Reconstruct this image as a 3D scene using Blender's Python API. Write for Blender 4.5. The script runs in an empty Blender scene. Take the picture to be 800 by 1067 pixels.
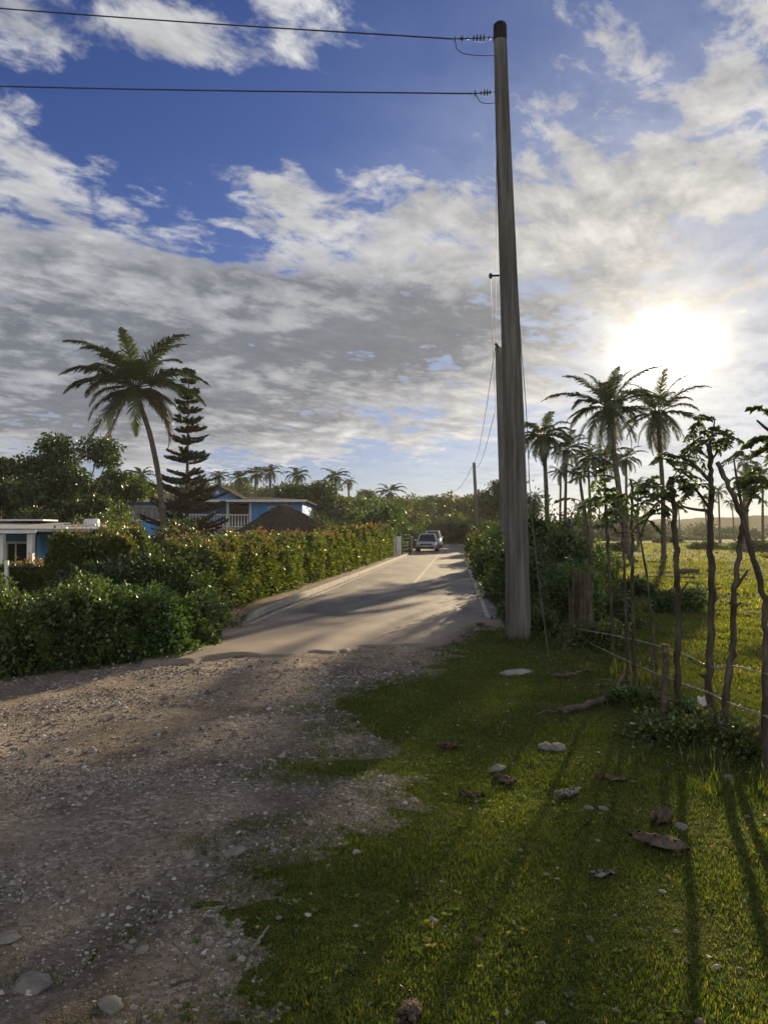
import bpy, math, random
import numpy as np
from mathutils import Vector

R = math.radians
rng = np.random.default_rng(11)
random.seed(5)
scene = bpy.context.scene
COL = scene.collection

# ------------------------------------------------------------------ camera
F, CX, CY, EYE = 770.0, 400.0, 533.5, 1.6
PT = math.atan(21.5 / 770.0)
cam_d = bpy.data.cameras.new("camera")
cam_d.sensor_fit = 'VERTICAL'; cam_d.sensor_height = 36.0; cam_d.sensor_width = 27.0
cam_d.lens = 36.0 * 770.0 / 1067.0
cam_d.clip_start = 0.05; cam_d.clip_end = 5000
cam = bpy.data.objects.new("camera", cam_d); COL.objects.link(cam)
cam.location = (0, 0, EYE); cam.rotation_euler = (R(90) + PT, 0, 0)
scene.camera = cam

def at(px, py, D):
    """surveyed point: direction seen in the photograph, at depth D metres"""
    dx = (px - CX) / F; dz = -(py - CY) / F
    y = math.cos(PT) - dz * math.sin(PT); z = math.sin(PT) + dz * math.cos(PT)
    s = D / y
    return np.array((dx * s, D, EYE + z * s))

def onground(px, py, z0=0.0):
    dx = (px - CX) / F; dz = -(py - CY) / F
    y = math.cos(PT) - dz * math.sin(PT); z = math.sin(PT) + dz * math.cos(PT)
    s = (z0 - EYE) / z
    return np.array((dx * s, y * s, z0))

# ------------------------------------------------------------------ numeric helpers
def smooth(a, b, x):
    t = np.clip((np.asarray(x, float) - a) / (b - a), 0, 1)
    return t * t * (3 - 2 * t)

def sn(p, f=1.0, seed=0, octaves=3):
    """cheap smooth pseudo noise, about -1..1, p is (N,2) or (N,3)"""
    p = np.atleast_2d(p).astype(float); r = np.random.default_rng(1000 + seed)
    out = np.zeros(len(p)); amp = 1.0; tot = 0
    for o in range(octaves):
        for k in range(4):
            d = r.normal(size=p.shape[1]); d /= np.linalg.norm(d)
            out += amp * 0.5 * np.sin((p @ d) * f * (0.8 + 0.5 * r.random()) * 2.2 + r.random() * 6.28)
        tot += amp; amp *= 0.55; f *= 2.1
    return out / tot

def sdf_poly(pts, poly):
    """signed distance, positive inside"""
    poly = np.asarray(poly, float)[:, :2]; pts = np.asarray(pts, float)[:, :2]
    d2 = np.full(len(pts), 1e18); inside = np.zeros(len(pts), bool)
    n = len(poly)
    for i in range(n):
        a = poly[i]; b = poly[(i + 1) % n]; ab = b - a
        t = np.clip(((pts - a) @ ab) / max(ab @ ab, 1e-12), 0, 1)
        q = a + t[:, None] * ab
        d2 = np.minimum(d2, ((pts - q) ** 2).sum(1))
        c = ((a[1] > pts[:, 1]) != (b[1] > pts[:, 1]))
        den = (b[1] - a[1]) if abs(b[1] - a[1]) > 1e-12 else 1e-12
        xi = a[0] + (pts[:, 1] - a[1]) * (b[0] - a[0]) / den
        inside ^= c & (pts[:, 0] < xi)
    d = np.sqrt(d2)
    return np.where(inside, d, -d)

def unit(v):
    v = np.asarray(v, float)
    return v / np.maximum(np.linalg.norm(v, axis=-1, keepdims=True), 1e-9)

# ------------------------------------------------------------------ object helpers
def make_mesh(name, V, faces, mat, smooth_shade=False):
    """V (N,3); faces: list of tuples or (M,k) arrays (or list of such arrays)"""
    me = bpy.data.meshes.new(name)
    V = np.asarray(V, float)
    if isinstance(faces, np.ndarray): faces = [faces]
    if len(faces) and isinstance(faces[0], np.ndarray):
        me.vertices.add(len(V)); me.vertices.foreach_set('co', V.astype(np.float32).ravel())
        nl = sum(f.size for f in faces); npoly = sum(len(f) for f in faces)
        me.loops.add(nl); me.polygons.add(npoly)
        me.loops.foreach_set('vertex_index', np.concatenate([f.ravel() for f in faces]).astype(np.int32))
        sizes = np.concatenate([np.full(len(f), f.shape[1]) for f in faces])
        starts = np.concatenate([[0], np.cumsum(sizes)[:-1]])
        me.polygons.foreach_set('loop_start', starts.astype(np.int32))
        me.update(calc_edges=True); me.validate()
    else:
        me.from_pydata([tuple(v) for v in V], [], [tuple(int(i) for i in f) for f in faces]); me.update()
    if smooth_shade:
        me.polygons.foreach_set('use_smooth', [True] * len(me.polygons))
    if mat is not None: me.materials.append(mat)
    return me

def obj(name, V, faces, mat, parent=None, smooth_shade=False):
    me = make_mesh(name, V, faces, mat, smooth_shade)
    o = bpy.data.objects.new(name, me); COL.objects.link(o)
    if parent is not None: o.parent = parent
    return o

def tag(o, label=None, cat=None, group=None, kind=None):
    if label: o['label'] = label
    if cat: o['category'] = cat
    if group: o['group'] = group
    if kind: o['kind'] = kind
    return o

def thing(name, label, cat, loc=(0, 0, 0), rz=0.0, group=None, scale=1.0):
    o = bpy.data.objects.new(name, None); COL.objects.link(o)
    o.location = tuple(loc); o.rotation_euler = (0, 0, rz); o.scale = (scale,) * 3
    o.empty_display_size = 0.2
    return tag(o, label, cat, group)

def copy_tree(root, loc, rz=0.0, scale=1.0, label=None, group=None):
    def rec(o, par):
        c = o.copy(); COL.objects.link(c); c.parent = par
        for ch in list(o.children): rec(ch, c)
        return c
    r = rec(root, None)
    r.location = tuple(loc); r.rotation_euler = (0, 0, rz)
    r.scale = (scale,) * 3 if not hasattr(scale, '__len__') else tuple(scale)
    if label: r['label'] = label
    if group: r['group'] = group
    return r

class MB:
    """collects shapes into one mesh"""
    def __init__(s): s.V = []; s.F = []; s.n = 0
    def add(s, V, F):
        V = np.asarray(V, float)
        for f in F: s.F.append(tuple(int(i) + s.n for i in f))
        s.V.append(V); s.n += len(V); return s
    def box(s, c, d, rz=0.0, tilt=None):
        c = np.asarray(c, float); d = np.asarray(d, float) / 2
        v = np.array([(x, y, z) for z in (-1, 1) for y in (-1, 1) for x in (-1, 1)], float) * d
        if tilt is not None:
            ax, an = tilt; ca, sa = math.cos(an), math.sin(an)
            if ax == 'x': v = v @ np.array([[1, 0, 0], [0, ca, sa], [0, -sa, ca]])
            if ax == 'y': v = v @ np.array([[ca, 0, -sa], [0, 1, 0], [sa, 0, ca]])
        if rz:
            ca, sa = math.cos(rz), math.sin(rz)
            v = v @ np.array([[ca, sa, 0], [-sa, ca, 0], [0, 0, 1]])
        return s.add(v + c, [(0, 2, 3, 1), (4, 5, 7, 6), (0, 1, 5, 4), (2, 6, 7, 3), (0, 4, 6, 2), (1, 3, 7, 5)])
    def tube(s, pts, rad, sides=8, caps=True, wob=0.0, seed=0):
        V, Fq = tube(pts, rad, sides, wob, seed)
        m = len(pts)
        Fl = [tuple(f) for f in Fq]
        if caps:
            Fl.append(tuple(range(sides))[::-1]); Fl.append(tuple((m - 1) * sides + i for i in range(sides)))
        return s.add(V, Fl)
    def prism(s, poly, z0, z1):
        n = len(poly); V = [(p[0], p[1], z0) for p in poly] + [(p[0], p[1], z1) for p in poly]
        Fc = [tuple(range(n))[::-1], tuple(range(n, 2 * n))] + [(i, (i + 1) % n, n + (i + 1) % n, n + i) for i in range(n)]
        return s.add(V, Fc)
    def build(s, name, mat, parent=None, smooth_shade=False, bevel=0.0):
        o = obj(name, np.vstack(s.V), s.F, mat, parent, smooth_shade)
        if bevel:
            b = o.modifiers.new('bevel', 'BEVEL'); b.width = bevel; b.segments = 2; b.limit_method = 'ANGLE'
        return o

def tube(pts, rad, sides=8, wob=0.0, seed=0):
    pts = np.asarray(pts, float); m = len(pts)
    rad = np.full(m, rad, float) if np.isscalar(rad) else np.asarray(rad, float)
    T = np.gradient(pts, axis=0); T = unit(T)
    ref = np.array([0, 0, 1.0]) if abs(T[0][2]) < 0.9 else np.array([1.0, 0, 0])
    u = unit(np.cross(T[0], ref)); U = [u]
    for i in range(1, m):
        u = U[-1] - T[i] * (U[-1] @ T[i]); U.append(unit(u))
    U = np.array(U); W = np.cross(T, U)
    a = np.linspace(0, 2 * math.pi, sides, endpoint=False)
    rr = np.ones((m, sides))
    if wob:
        r = np.random.default_rng(seed); rr += wob * r.normal(size=(m, sides)) * 0.6
        rr += wob * np.sin(a[None, :] * 3 + r.random() * 6) * 0.7
    V = pts[:, None, :] + (rad[:, None] * rr)[..., None] * (np.cos(a)[None, :, None] * U[:, None, :] + np.sin(a)[None, :, None] * W[:, None, :])
    V = V.reshape(-1, 3)
    i, j = np.meshgrid(np.arange(m - 1), np.arange(sides), indexing='ij')
    j2 = (j + 1) % sides
    Fq = np.stack([i * sides + j, i * sides + j2, (i + 1) * sides + j2, (i + 1) * sides + j], -1).reshape(-1, 4)
    return V, Fq

def curve(pts, n=10):
    """Catmull-Rom through pts"""
    p = np.asarray(pts, float)
    if len(p) == 2: return p[0] + np.linspace(0, 1, n)[:, None] * (p[1] - p[0])
    p = np.vstack([2 * p[0] - p[1], p, 2 * p[-1] - p[-2]]); out = []
    for i in range(1, len(p) - 2):
        for t in np.linspace(0, 1, n, endpoint=False):
            out.append(0.5 * ((2 * p[i]) + (-p[i - 1] + p[i + 1]) * t + (2 * p[i - 1] - 5 * p[i] + 4 * p[i + 1] - p[i + 2]) * t * t + (-p[i - 1] + 3 * p[i] - 3 * p[i + 1] + p[i + 2]) * t ** 3))
    out.append(p[-2]); return np.array(out)

def leaf_quads(C, A, L, W, droop=0.0, fold=0.25):
    """C centres, A axis dirs; makes leaf shaped quads"""
    n = len(C); A = unit(A)
    rnd = unit(rng.normal(size=(n, 3)))
    S = unit(np.cross(A, rnd)); N = np.cross(S, A)
    L = np.broadcast_to(np.asarray(L, float), (n,))[:, None]; W = np.broadcast_to(np.asarray(W, float), (n,))[:, None]
    tip = C + A * L; tip[:, 2] -= (droop * L[:, 0])
    m = C + A * L * 0.45
    V = np.stack([C, m + S * W * 0.5 + N * W * fold, tip, m - S * W * 0.5 + N * W * fold], 1).reshape(-1, 3)
    return V, np.arange(n * 4).reshape(n, 4)

# ------------------------------------------------------------------ materials
def M(name):
    m = bpy.data.materials.new(name); m.use_nodes = True
    nt = m.node_tree; nt.nodes.clear()
    return m, nt, nt.nodes, nt.links

def ramp(nd, stops):
    r = nd.new('ShaderNodeValToRGB'); e = r.color_ramp.elements
    e[0].position = stops[0][0]; e[0].color = (*stops[0][1], 1)
    e[1].position = stops[-1][0]; e[1].color = (*stops[-1][1], 1)
    for p, c in stops[1:-1]:
        x = e.new(p); x.color = (*c, 1)
    return r

def mat_surface(name, stops, scale=4.0, detail=6, rough=0.85, bump=0.3, bscale=None, bdist=0.02, spec=0.3, stretch=(1, 1, 1), metallic=0.0, coord='Object', dist=0.0):
    m, nt, nd, lk = M(name)
    out = nd.new('ShaderNodeOutputMaterial'); b = nd.new('ShaderNodeBsdfPrincipled')
    tc = nd.new('ShaderNodeTexCoord'); mp = nd.new('ShaderNodeMapping'); mp.inputs['Scale'].default_value = stretch
    n1 = nd.new('ShaderNodeTexNoise'); n1.inputs['Scale'].default_value = scale; n1.inputs['Detail'].default_value = detail; n1.inputs['Roughness'].default_value = 0.62
    n1.inputs['Distortion'].default_value = dist
    rp = ramp(nd, stops)
    lk.new(tc.outputs[coord], mp.inputs[0]); lk.new(mp.outputs[0], n1.inputs['Vector']); lk.new(n1.outputs['Fac'], rp.inputs[0])
    lk.new(rp.outputs[0], b.inputs['Base Color'])
    b.inputs['Roughness'].default_value = rough; b.inputs['Specular IOR Level'].default_value = spec; b.inputs['Metallic'].default_value = metallic
    if bump:
        n2 = nd.new('ShaderNodeTexNoise'); n2.inputs['Scale'].default_value = bscale or scale * 5; n2.inputs['Detail'].default_value = 5
        bp = nd.new('ShaderNodeBump'); bp.inputs['Strength'].default_value = bump; bp.inputs['Distance'].default_value = bdist
        lk.new(mp.outputs[0], n2.inputs['Vector']); lk.new(n2.outputs['Fac'], bp.inputs['Height']); lk.new(bp.outputs[0], b.inputs['Normal'])
    lk.new(b.outputs[0], out.inputs[0])
    return m

def mat_leaf(name, stops, trans=0.35, rough=0.5, tint=(1.25, 1.2, 0.5), gloss=0.06, tboost=1.0):
    """leaves: diffuse + light coming through + slight sheen; every leaf its own tone"""
    m, nt, nd, lk = M(name)
    out = nd.new('ShaderNodeOutputMaterial'); geo = nd.new('ShaderNodeNewGeometry')
    oi = nd.new('ShaderNodeObjectInfo')
    rp = ramp(nd, stops); lk.new(geo.outputs['Random Per Island'], rp.inputs[0])
    n = nd.new('ShaderNodeTexNoise'); n.inputs['Scale'].default_value = 1.3; tc = nd.new('ShaderNodeTexCoord')
    lk.new(tc.outputs['Object'], n.inputs['Vector'])
    hs = nd.new('ShaderNodeHueSaturation'); lk.new(rp.outputs[0], hs.inputs['Color'])
    mr = nd.new('ShaderNodeMapRange'); mr.inputs['To Min'].default_value = 0.65; mr.inputs['To Max'].default_value = 1.4
    lk.new(n.outputs['Fac'], mr.inputs['Value']); lk.new(mr.outputs[0], hs.inputs['Value'])
    mr2 = nd.new('ShaderNodeMapRange'); mr2.inputs['To Min'].default_value = 0.485; mr2.inputs['To Max'].default_value = 0.515
    lk.new(oi.outputs['Random'], mr2.inputs['Value']); lk.new(mr2.outputs[0], hs.inputs['Hue'])
    d = nd.new('ShaderNodeBsdfDiffuse'); t = nd.new('ShaderNodeBsdfTranslucent'); g = nd.new('ShaderNodeBsdfGlossy')
    g.inputs['Roughness'].default_value = rough; g.inputs['Color'].default_value = (1, 1, 1, 1)
    mul = nd.new('ShaderNodeMix'); mul.data_type = 'RGBA'; mul.blend_type = 'MULTIPLY'; mul.inputs[0].default_value = 1
    lk.new(hs.outputs[0], mul.inputs[6]); mul.inputs[7].default_value = (tint[0] * tboost, tint[1] * tboost, tint[2] * tboost, 1)
    lk.new(hs.outputs[0], d.inputs['Color']); lk.new(mul.outputs[2], t.inputs['Color'])
    a = nd.new('ShaderNodeMixShader'); a.inputs[0].default_value = trans
    lk.new(d.outputs[0], a.inputs[1]); lk.new(t.outputs[0], a.inputs[2])
    b = nd.new('ShaderNodeMixShader'); b.inputs[0].default_value = gloss
    lk.new(a.outputs[0], b.inputs[1]); lk.new(g.outputs[0], b.inputs[2]); lk.new(b.outputs[0], out.inputs[0])
    return m

def flat(name, col, rough=0.6, metallic=0.0, spec=0.4):
    c = np.array(col)
    return mat_surface(name, [(0.3, tuple(c * 0.8)), (0.7, tuple(np.minimum(c * 1.12, 0.95)))], 3.0, 5, rough, 0.08, 40, 0.005, spec, metallic=metallic)

LEAF_DARK = mat_leaf('leaf_dark', [(0, (0.022, 0.045, 0.012)), (0.6, (0.042, 0.078, 0.018)), (1, (0.08, 0.11, 0.026))], 0.34, 0.42, gloss=0.05)
LEAF_MID = mat_leaf('leaf_mid', [(0, (0.028, 0.065, 0.014)), (0.6, (0.06, 0.12, 0.022)), (1, (0.12, 0.17, 0.035))], 0.38, 0.4)
LEAF_YEL = mat_leaf('leaf_yellowish', [(0, (0.04, 0.075, 0.014)), (0.6, (0.075, 0.11, 0.02)), (0.92, (0.13, 0.14, 0.03)), (1, (0.22, 0.17, 0.05))], 0.42, 0.4)
LEAF_HEDGE = mat_leaf('leaf_hedge', [(0, (0.028, 0.06, 0.012)), (0.45, (0.055, 0.10, 0.017)), (0.8, (0.11, 0.15, 0.024)), (1, (0.17, 0.19, 0.035))], 0.45, 0.38)
LEAF_RED = mat_leaf('leaf_reddish', [(0, (0.10, 0.12, 0.02)), (0.4, (0.18, 0.15, 0.03)), (0.75, (0.24, 0.12, 0.045)), (1, (0.28, 0.12, 0.07))], 0.4, 0.38, tint=(1.2, 0.9, 0.6))
LEAF_PALM = mat_leaf('leaf_palm', [(0, (0.024, 0.050, 0.012)), (0.6, (0.045, 0.085, 0.017)), (0.95, (0.09, 0.12, 0.028)), (1, (0.15, 0.13, 0.05))], 0.3, 0.35, gloss=0.08)
LEAF_PALM_DRY = mat_leaf('leaf_palm_dry', [(0, (0.08, 0.07, 0.02)), (0.5, (0.17, 0.12, 0.04)), (1, (0.26, 0.18, 0.08))], 0.35, 0.5, tint=(1.2, 1.0, .6))
LEAF_PINE = mat_leaf('leaf_pine', [(0, (0.012, 0.026, 0.012)), (1, (0.030, 0.05, 0.022))], 0.15, 0.5, gloss=0.03)
GRASS = mat_leaf('grass_blade', [(0, (0.032, 0.058, 0.010)), (0.55, (0.064, 0.098, 0.015)), (0.90, (0.115, 0.14, 0.028)), (0.975, (0.17, 0.15, 0.05)), (1, (0.28, 0.22, 0.11))], 0.55, 0.5, tint=(1.3, 1.2, 0.35), gloss=0.03, tboost=1.6)
PASTURE = mat_leaf('pasture_blade', [(0, (0.045, 0.075, 0.013)), (0.6, (0.08, 0.11, 0.02)), (0.9, (0.14, 0.145, 0.04)), (1, (0.26, 0.22, 0.10))], 0.55, 0.5, tint=(1.3, 1.2, 0.35), gloss=0.03, tboost=1.6)
LITTER = mat_leaf('leaf_litter', [(0, (0.05, 0.03, 0.018)), (0.6, (0.12, 0.08, 0.05)), (1, (0.26, 0.21, 0.15))], 0.15, 0.5)
FOLCORE = mat_surface('light_block_mass', [(0.3, (0.008, 0.014, 0.005)), (0.7, (0.025, 0.038, 0.012))], 9, 6, 0.95, 0.6, 30, 0.05, 0.05)  # dark solid filler added inside hedges and shrubs to block light
BARK = mat_surface('bark_grey_brown', [(0.3, (0.05, 0.038, 0.028)), (0.55, (0.11, 0.085, 0.062)), (0.75, (0.20, 0.17, 0.135))], 9, 8, 0.95, 0.9, 30, 0.02, 0.1, stretch=(1, 1, 0.25))
BARK_PALM = mat_surface('bark_palm', [(0.3, (0.06, 0.05, 0.04)), (0.7, (0.17, 0.145, 0.115))], 3, 6, 0.95, 0.8, 14, 0.03, 0.1, stretch=(0.4, 0.4, 3))
BARK_STAKE = mat_surface('bark_stake', [(0.28, (0.030, 0.023, 0.017)), (0.5, (0.080, 0.062, 0.047)), (0.72, (0.17, 0.145, 0.115))], 14, 8, 0.92, 1.0, 45, 0.012, 0.15, stretch=(1, 1, 0.3))
DEADWOOD = mat_surface('dead_wood', [(0.3, (0.05, 0.038, 0.03)), (0.6, (0.14, 0.11, 0.085)), (0.8, (0.26, 0.22, 0.18))], 18, 8, 0.95, 1.0, 60, 0.01, 0.1, stretch=(0.4, 1, 1))
HUSK = mat_surface('husk', [(0.3, (0.04, 0.026, 0.018)), (0.6, (0.12, 0.078, 0.052)), (0.85, (0.22, 0.16, 0.12))], 14, 8, 0.9, 1.0, 70, 0.01, 0.2, stretch=(3, .4, 1))

def mat_pole():
    m = mat_surface('weathered_pole', [(0.3, (0.065, 0.060, 0.054)), (0.5, (0.14, 0.133, 0.123)), (0.7, (0.235, 0.228, 0.215))], 7, 10, 0.95, 1.0, 60, 0.010, 0.1, stretch=(2.4, 2.4, 0.12))
    return m
POLE = mat_pole()
CHAR = mat_surface('charred_wood', [(0.3, (0.008, 0.007, 0.006)), (0.7, (0.035, 0.03, 0.028))], 20, 6, 0.95, 0.9, 60, 0.01)
METAL_DARK = flat('dark_metal', (0.03, 0.03, 0.032), 0.5, 0.6)
CERAMIC = flat('brown_ceramic', (0.05, 0.03, 0.025), 0.25)
WIRE = flat('wire_black', (0.02, 0.02, 0.022), 0.6)
WIRE_STEEL = flat('wire_steel', (0.38, 0.36, 0.33), 0.35, 0.8)
STONE = mat_surface('stone_pale', [(0.3, (0.13, 0.12, 0.10)), (0.6, (0.24, 0.225, 0.20)), (0.8, (0.34, 0.32, 0.29))], 12, 8, 0.95, 0.7, 50, 0.01, 0.15)
CONCRETE = mat_surface('concrete', [(0.3, (0.22, 0.20, 0.17)), (0.7, (0.36, 0.34, 0.30))], 4, 8, 0.95, 0.5, 40, 0.01, 0.15)
WHITE = flat('white_paint', (0.72, 0.71, 0.69), 0.6)
BLUE = flat('blue_wall_paint', (0.08, 0.34, 0.78), 0.7)
BLUE2 = flat('blue_pale_paint', (0.09, 0.28, 0.58), 0.7)
ROOFW = mat_surface('roof_white', [(0.3, (0.20, 0.21, 0.22)), (0.7, (0.34, 0.35, 0.36))], 2, 8, 0.8, 0.3, 20, 0.01)
ROOFT = mat_surface('roof_tile_grey', [(0.3, (0.018, 0.018, 0.019)), (0.7, (0.045, 0.043, 0.043))], 6, 6, 1.0, 0.5, 20, 0.03, 0.02)
BROWN = flat('brown_wood', (0.07, 0.030, 0.02), 0.7)
THATCH = mat_surface('thatch', [(0.3, (0.06, 0.05, 0.042)), (0.6, (0.14, 0.12, 0.10)), (0.85, (0.26, 0.23, 0.19))], 7, 9, 0.95, 1.0, 40, 0.04, 0.05, stretch=(2, 2, 0.5))
DARKIN = flat('dark_interior', (0.010, 0.011, 0.013), 0.9)
CURTAIN = flat('blue_curtain', (0.10, 0.22, 0.38), 0.9)
GLASS = flat('window_glass', (0.02, 0.024, 0.028), 0.06, 0.0, 0.8)
CARPAINT = flat('car_silver', (0.50, 0.52, 0.54), 0.28, 0.35, 0.6)
CARPAINT2 = flat('car_white', (0.72, 0.72, 0.71), 0.3, 0.0, 0.6)
RUBBER = flat('rubber', (0.02, 0.02, 0.02), 0.85)
LAMPG = flat('headlight_glass', (0.65, 0.66, 0.66), 0.1)
PLATE = flat('plate_pale', (0.55, 0.55, 0.5), 0.5)

def mat_ground():
    m, nt, nd, lk = M('verge_soil')
    out = nd.new('ShaderNodeOutputMaterial'); b = nd.new('ShaderNodeBsdfPrincipled'); tc = nd.new('ShaderNodeTexCoord')
    n1 = nd.new('ShaderNodeTexNoise'); n1.inputs['Scale'].default_value = 0.35; n1.inputs['Detail'].default_value = 9; n1.inputs['Roughness'].default_value = 0.65
    n2 = nd.new('ShaderNodeTexNoise'); n2.inputs['Scale'].default_value = 14; n2.inputs['Detail'].default_value = 7
    lk.new(tc.outputs['Object'], n1.inputs['Vector']); lk.new(tc.outputs['Object'], n2.inputs['Vector'])
    r1 = ramp(nd, [(0.34, (0.040, 0.058, 0.014)), (0.55, (0.070, 0.082, 0.022)), (0.74, (0.14, 0.115, 0.05))])
    r2 = ramp(nd, [(0.3, (0.45, 0.45, 0.42)), (0.7, (1.35, 1.3, 1.2))])
    lk.new(n1.outputs['Fac'], r1.inputs[0]); lk.new(n2.outputs['Fac'], r2.inputs[0])
    mx = nd.new('ShaderNodeMix'); mx.data_type = 'RGBA'; mx.blend_type = 'MULTIPLY'; mx.inputs[0].default_value = 1
    lk.new(r1.outputs[0], mx.inputs[6]); lk.new(r2.outputs[0], mx.inputs[7])
    n3 = nd.new('ShaderNodeTexNoise'); n3.inputs['Scale'].default_value = 110; n3.inputs['Detail'].default_value = 4; lk.new(tc.outputs['Object'], n3.inputs['Vector'])
    r3 = ramp(nd, [(0.35, (0.35, 0.35, 0.32)), (0.5, (0.9, 0.95, 0.8)), (0.68, (2.0, 1.9, 1.5))]); lk.new(n3.outputs['Fac'], r3.inputs[0])
    mx4 = nd.new('ShaderNodeMix'); mx4.data_type = 'RGBA'; mx4.blend_type = 'MULTIPLY'; mx4.inputs[0].default_value = 1
    lk.new(mx.outputs[2], mx4.inputs[6]); lk.new(r3.outputs[0], mx4.inputs[7]); lk.new(mx4.outputs[2], b.inputs['Base Color'])
    b.inputs['Roughness'].default_value = 1.0; b.inputs['Specular IOR Level'].default_value = 0.05
    bp = nd.new('ShaderNodeBump'); bp.inputs['Strength'].default_value = 0.8; bp.inputs['Distance'].default_value = 0.05
    lk.new(n2.outputs['Fac'], bp.inputs['Height']); lk.new(bp.outputs[0], b.inputs['Normal'])
    lk.new(b.outputs[0], out.inputs[0]); return m

def mat_gravel():
    m, nt, nd, lk = M('gravel_dirt')
    out = nd.new('ShaderNodeOutputMaterial'); b = nd.new('ShaderNodeBsdfPrincipled'); tc = nd.new('ShaderNodeTexCoord')
    v = nd.new('ShaderNodeTexVoronoi'); v.inputs['Scale'].default_value = 42; v.inputs['Randomness'].default_value = 1
    v2 = nd.new('ShaderNodeTexVoronoi'); v2.inputs['Scale'].default_value = 120
    n1 = nd.new('ShaderNodeTexNoise'); n1.inputs['Scale'].default_value = 0.9; n1.inputs['Detail'].default_value = 9; n1.inputs['Roughness'].default_value = 0.7
    for q in (v, v2, n1): lk.new(tc.outputs['Object'], q.inputs['Vector'])
    stone = ramp(nd, [(0, (0.09, 0.073, 0.056)), (0.45, (0.21, 0.175, 0.14)), (0.85, (0.34, 0.295, 0.25)), (1, (0.48, 0.45, 0.41))])
    sp = nd.new('ShaderNodeSeparateColor'); lk.new(v.outputs['Color'], sp.inputs[0]); lk.new(sp.outputs[0], stone.inputs[0])
    dirt = ramp(nd, [(0.34, (0.095, 0.072, 0.050)), (0.5, (0.185, 0.148, 0.108)), (0.66, (0.29, 0.24, 0.185))])
    lk.new(n1.outputs['Fac'], dirt.inputs[0])
    fac = nd.new('ShaderNodeMapRange'); fac.inputs['From Min'].default_value = 0.35; fac.inputs['From Max'].default_value = 0.62
    fac.inputs['To Min'].default_value = 0.72; fac.inputs['To Max'].default_value = 0.25
    n3 = nd.new('ShaderNodeTexNoise'); n3.inputs['Scale'].default_value = 2.3; n3.inputs['Detail'].default_value = 6; lk.new(tc.outputs['Object'], n3.inputs['Vector'])
    lk.new(n3.outputs['Fac'], fac.inputs['Value'])
    mx = nd.new('ShaderNodeMix'); mx.data_type = 'RGBA'; lk.new(fac.outputs[0], mx.inputs[0]); lk.new(dirt.outputs[0], mx.inputs[6]); lk.new(stone.outputs[0], mx.inputs[7])
    n7 = nd.new('ShaderNodeTexNoise'); n7.inputs['Scale'].default_value = .7; n7.inputs['Detail'].default_value = 7; n7.inputs['Distortion'].default_value = .8; lk.new(tc.outputs['Object'], n7.inputs['Vector'])
    r7 = ramp(nd, [(.36, (.55, .52, .48)), (.52, (1, 1, 1)), (.68, (1.3, 1.27, 1.22))]); lk.new(n7.outputs['Fac'], r7.inputs[0])
    m7 = nd.new('ShaderNodeMix'); m7.data_type = 'RGBA'; m7.blend_type = 'MULTIPLY'; m7.inputs[0].default_value = 1; lk.new(mx.outputs[2], m7.inputs[6]); lk.new(r7.outputs[0], m7.inputs[7])
    lk.new(m7.outputs[2], b.inputs['Base Color']); b.inputs['Roughness'].default_value = 0.9; b.inputs['Specular IOR Level'].default_value = 0.25
    h = nd.new('ShaderNodeMath'); h.operation = 'ADD'; lk.new(v.outputs['Distance'], h.inputs[0]); lk.new(v2.outputs['Distance'], h.inputs[1])
    bp = nd.new('ShaderNodeBump'); bp.invert = True; bp.inputs['Strength'].default_value = 0.9; bp.inputs['Distance'].default_value = 0.012
    bp2 = nd.new('ShaderNodeBump'); bp2.inputs['Strength'].default_value = 0.8; bp2.inputs['Distance'].default_value = 0.12
    lk.new(h.outputs[0], bp.inputs['Height']); lk.new(n3.outputs['Fac'], bp2.inputs['Height']); lk.new(bp2.outputs[0], bp.inputs['Normal'])
    lk.new(bp.outputs[0], b.inputs['Normal']); lk.new(b.outputs[0], out.inputs[0]); return m

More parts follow.
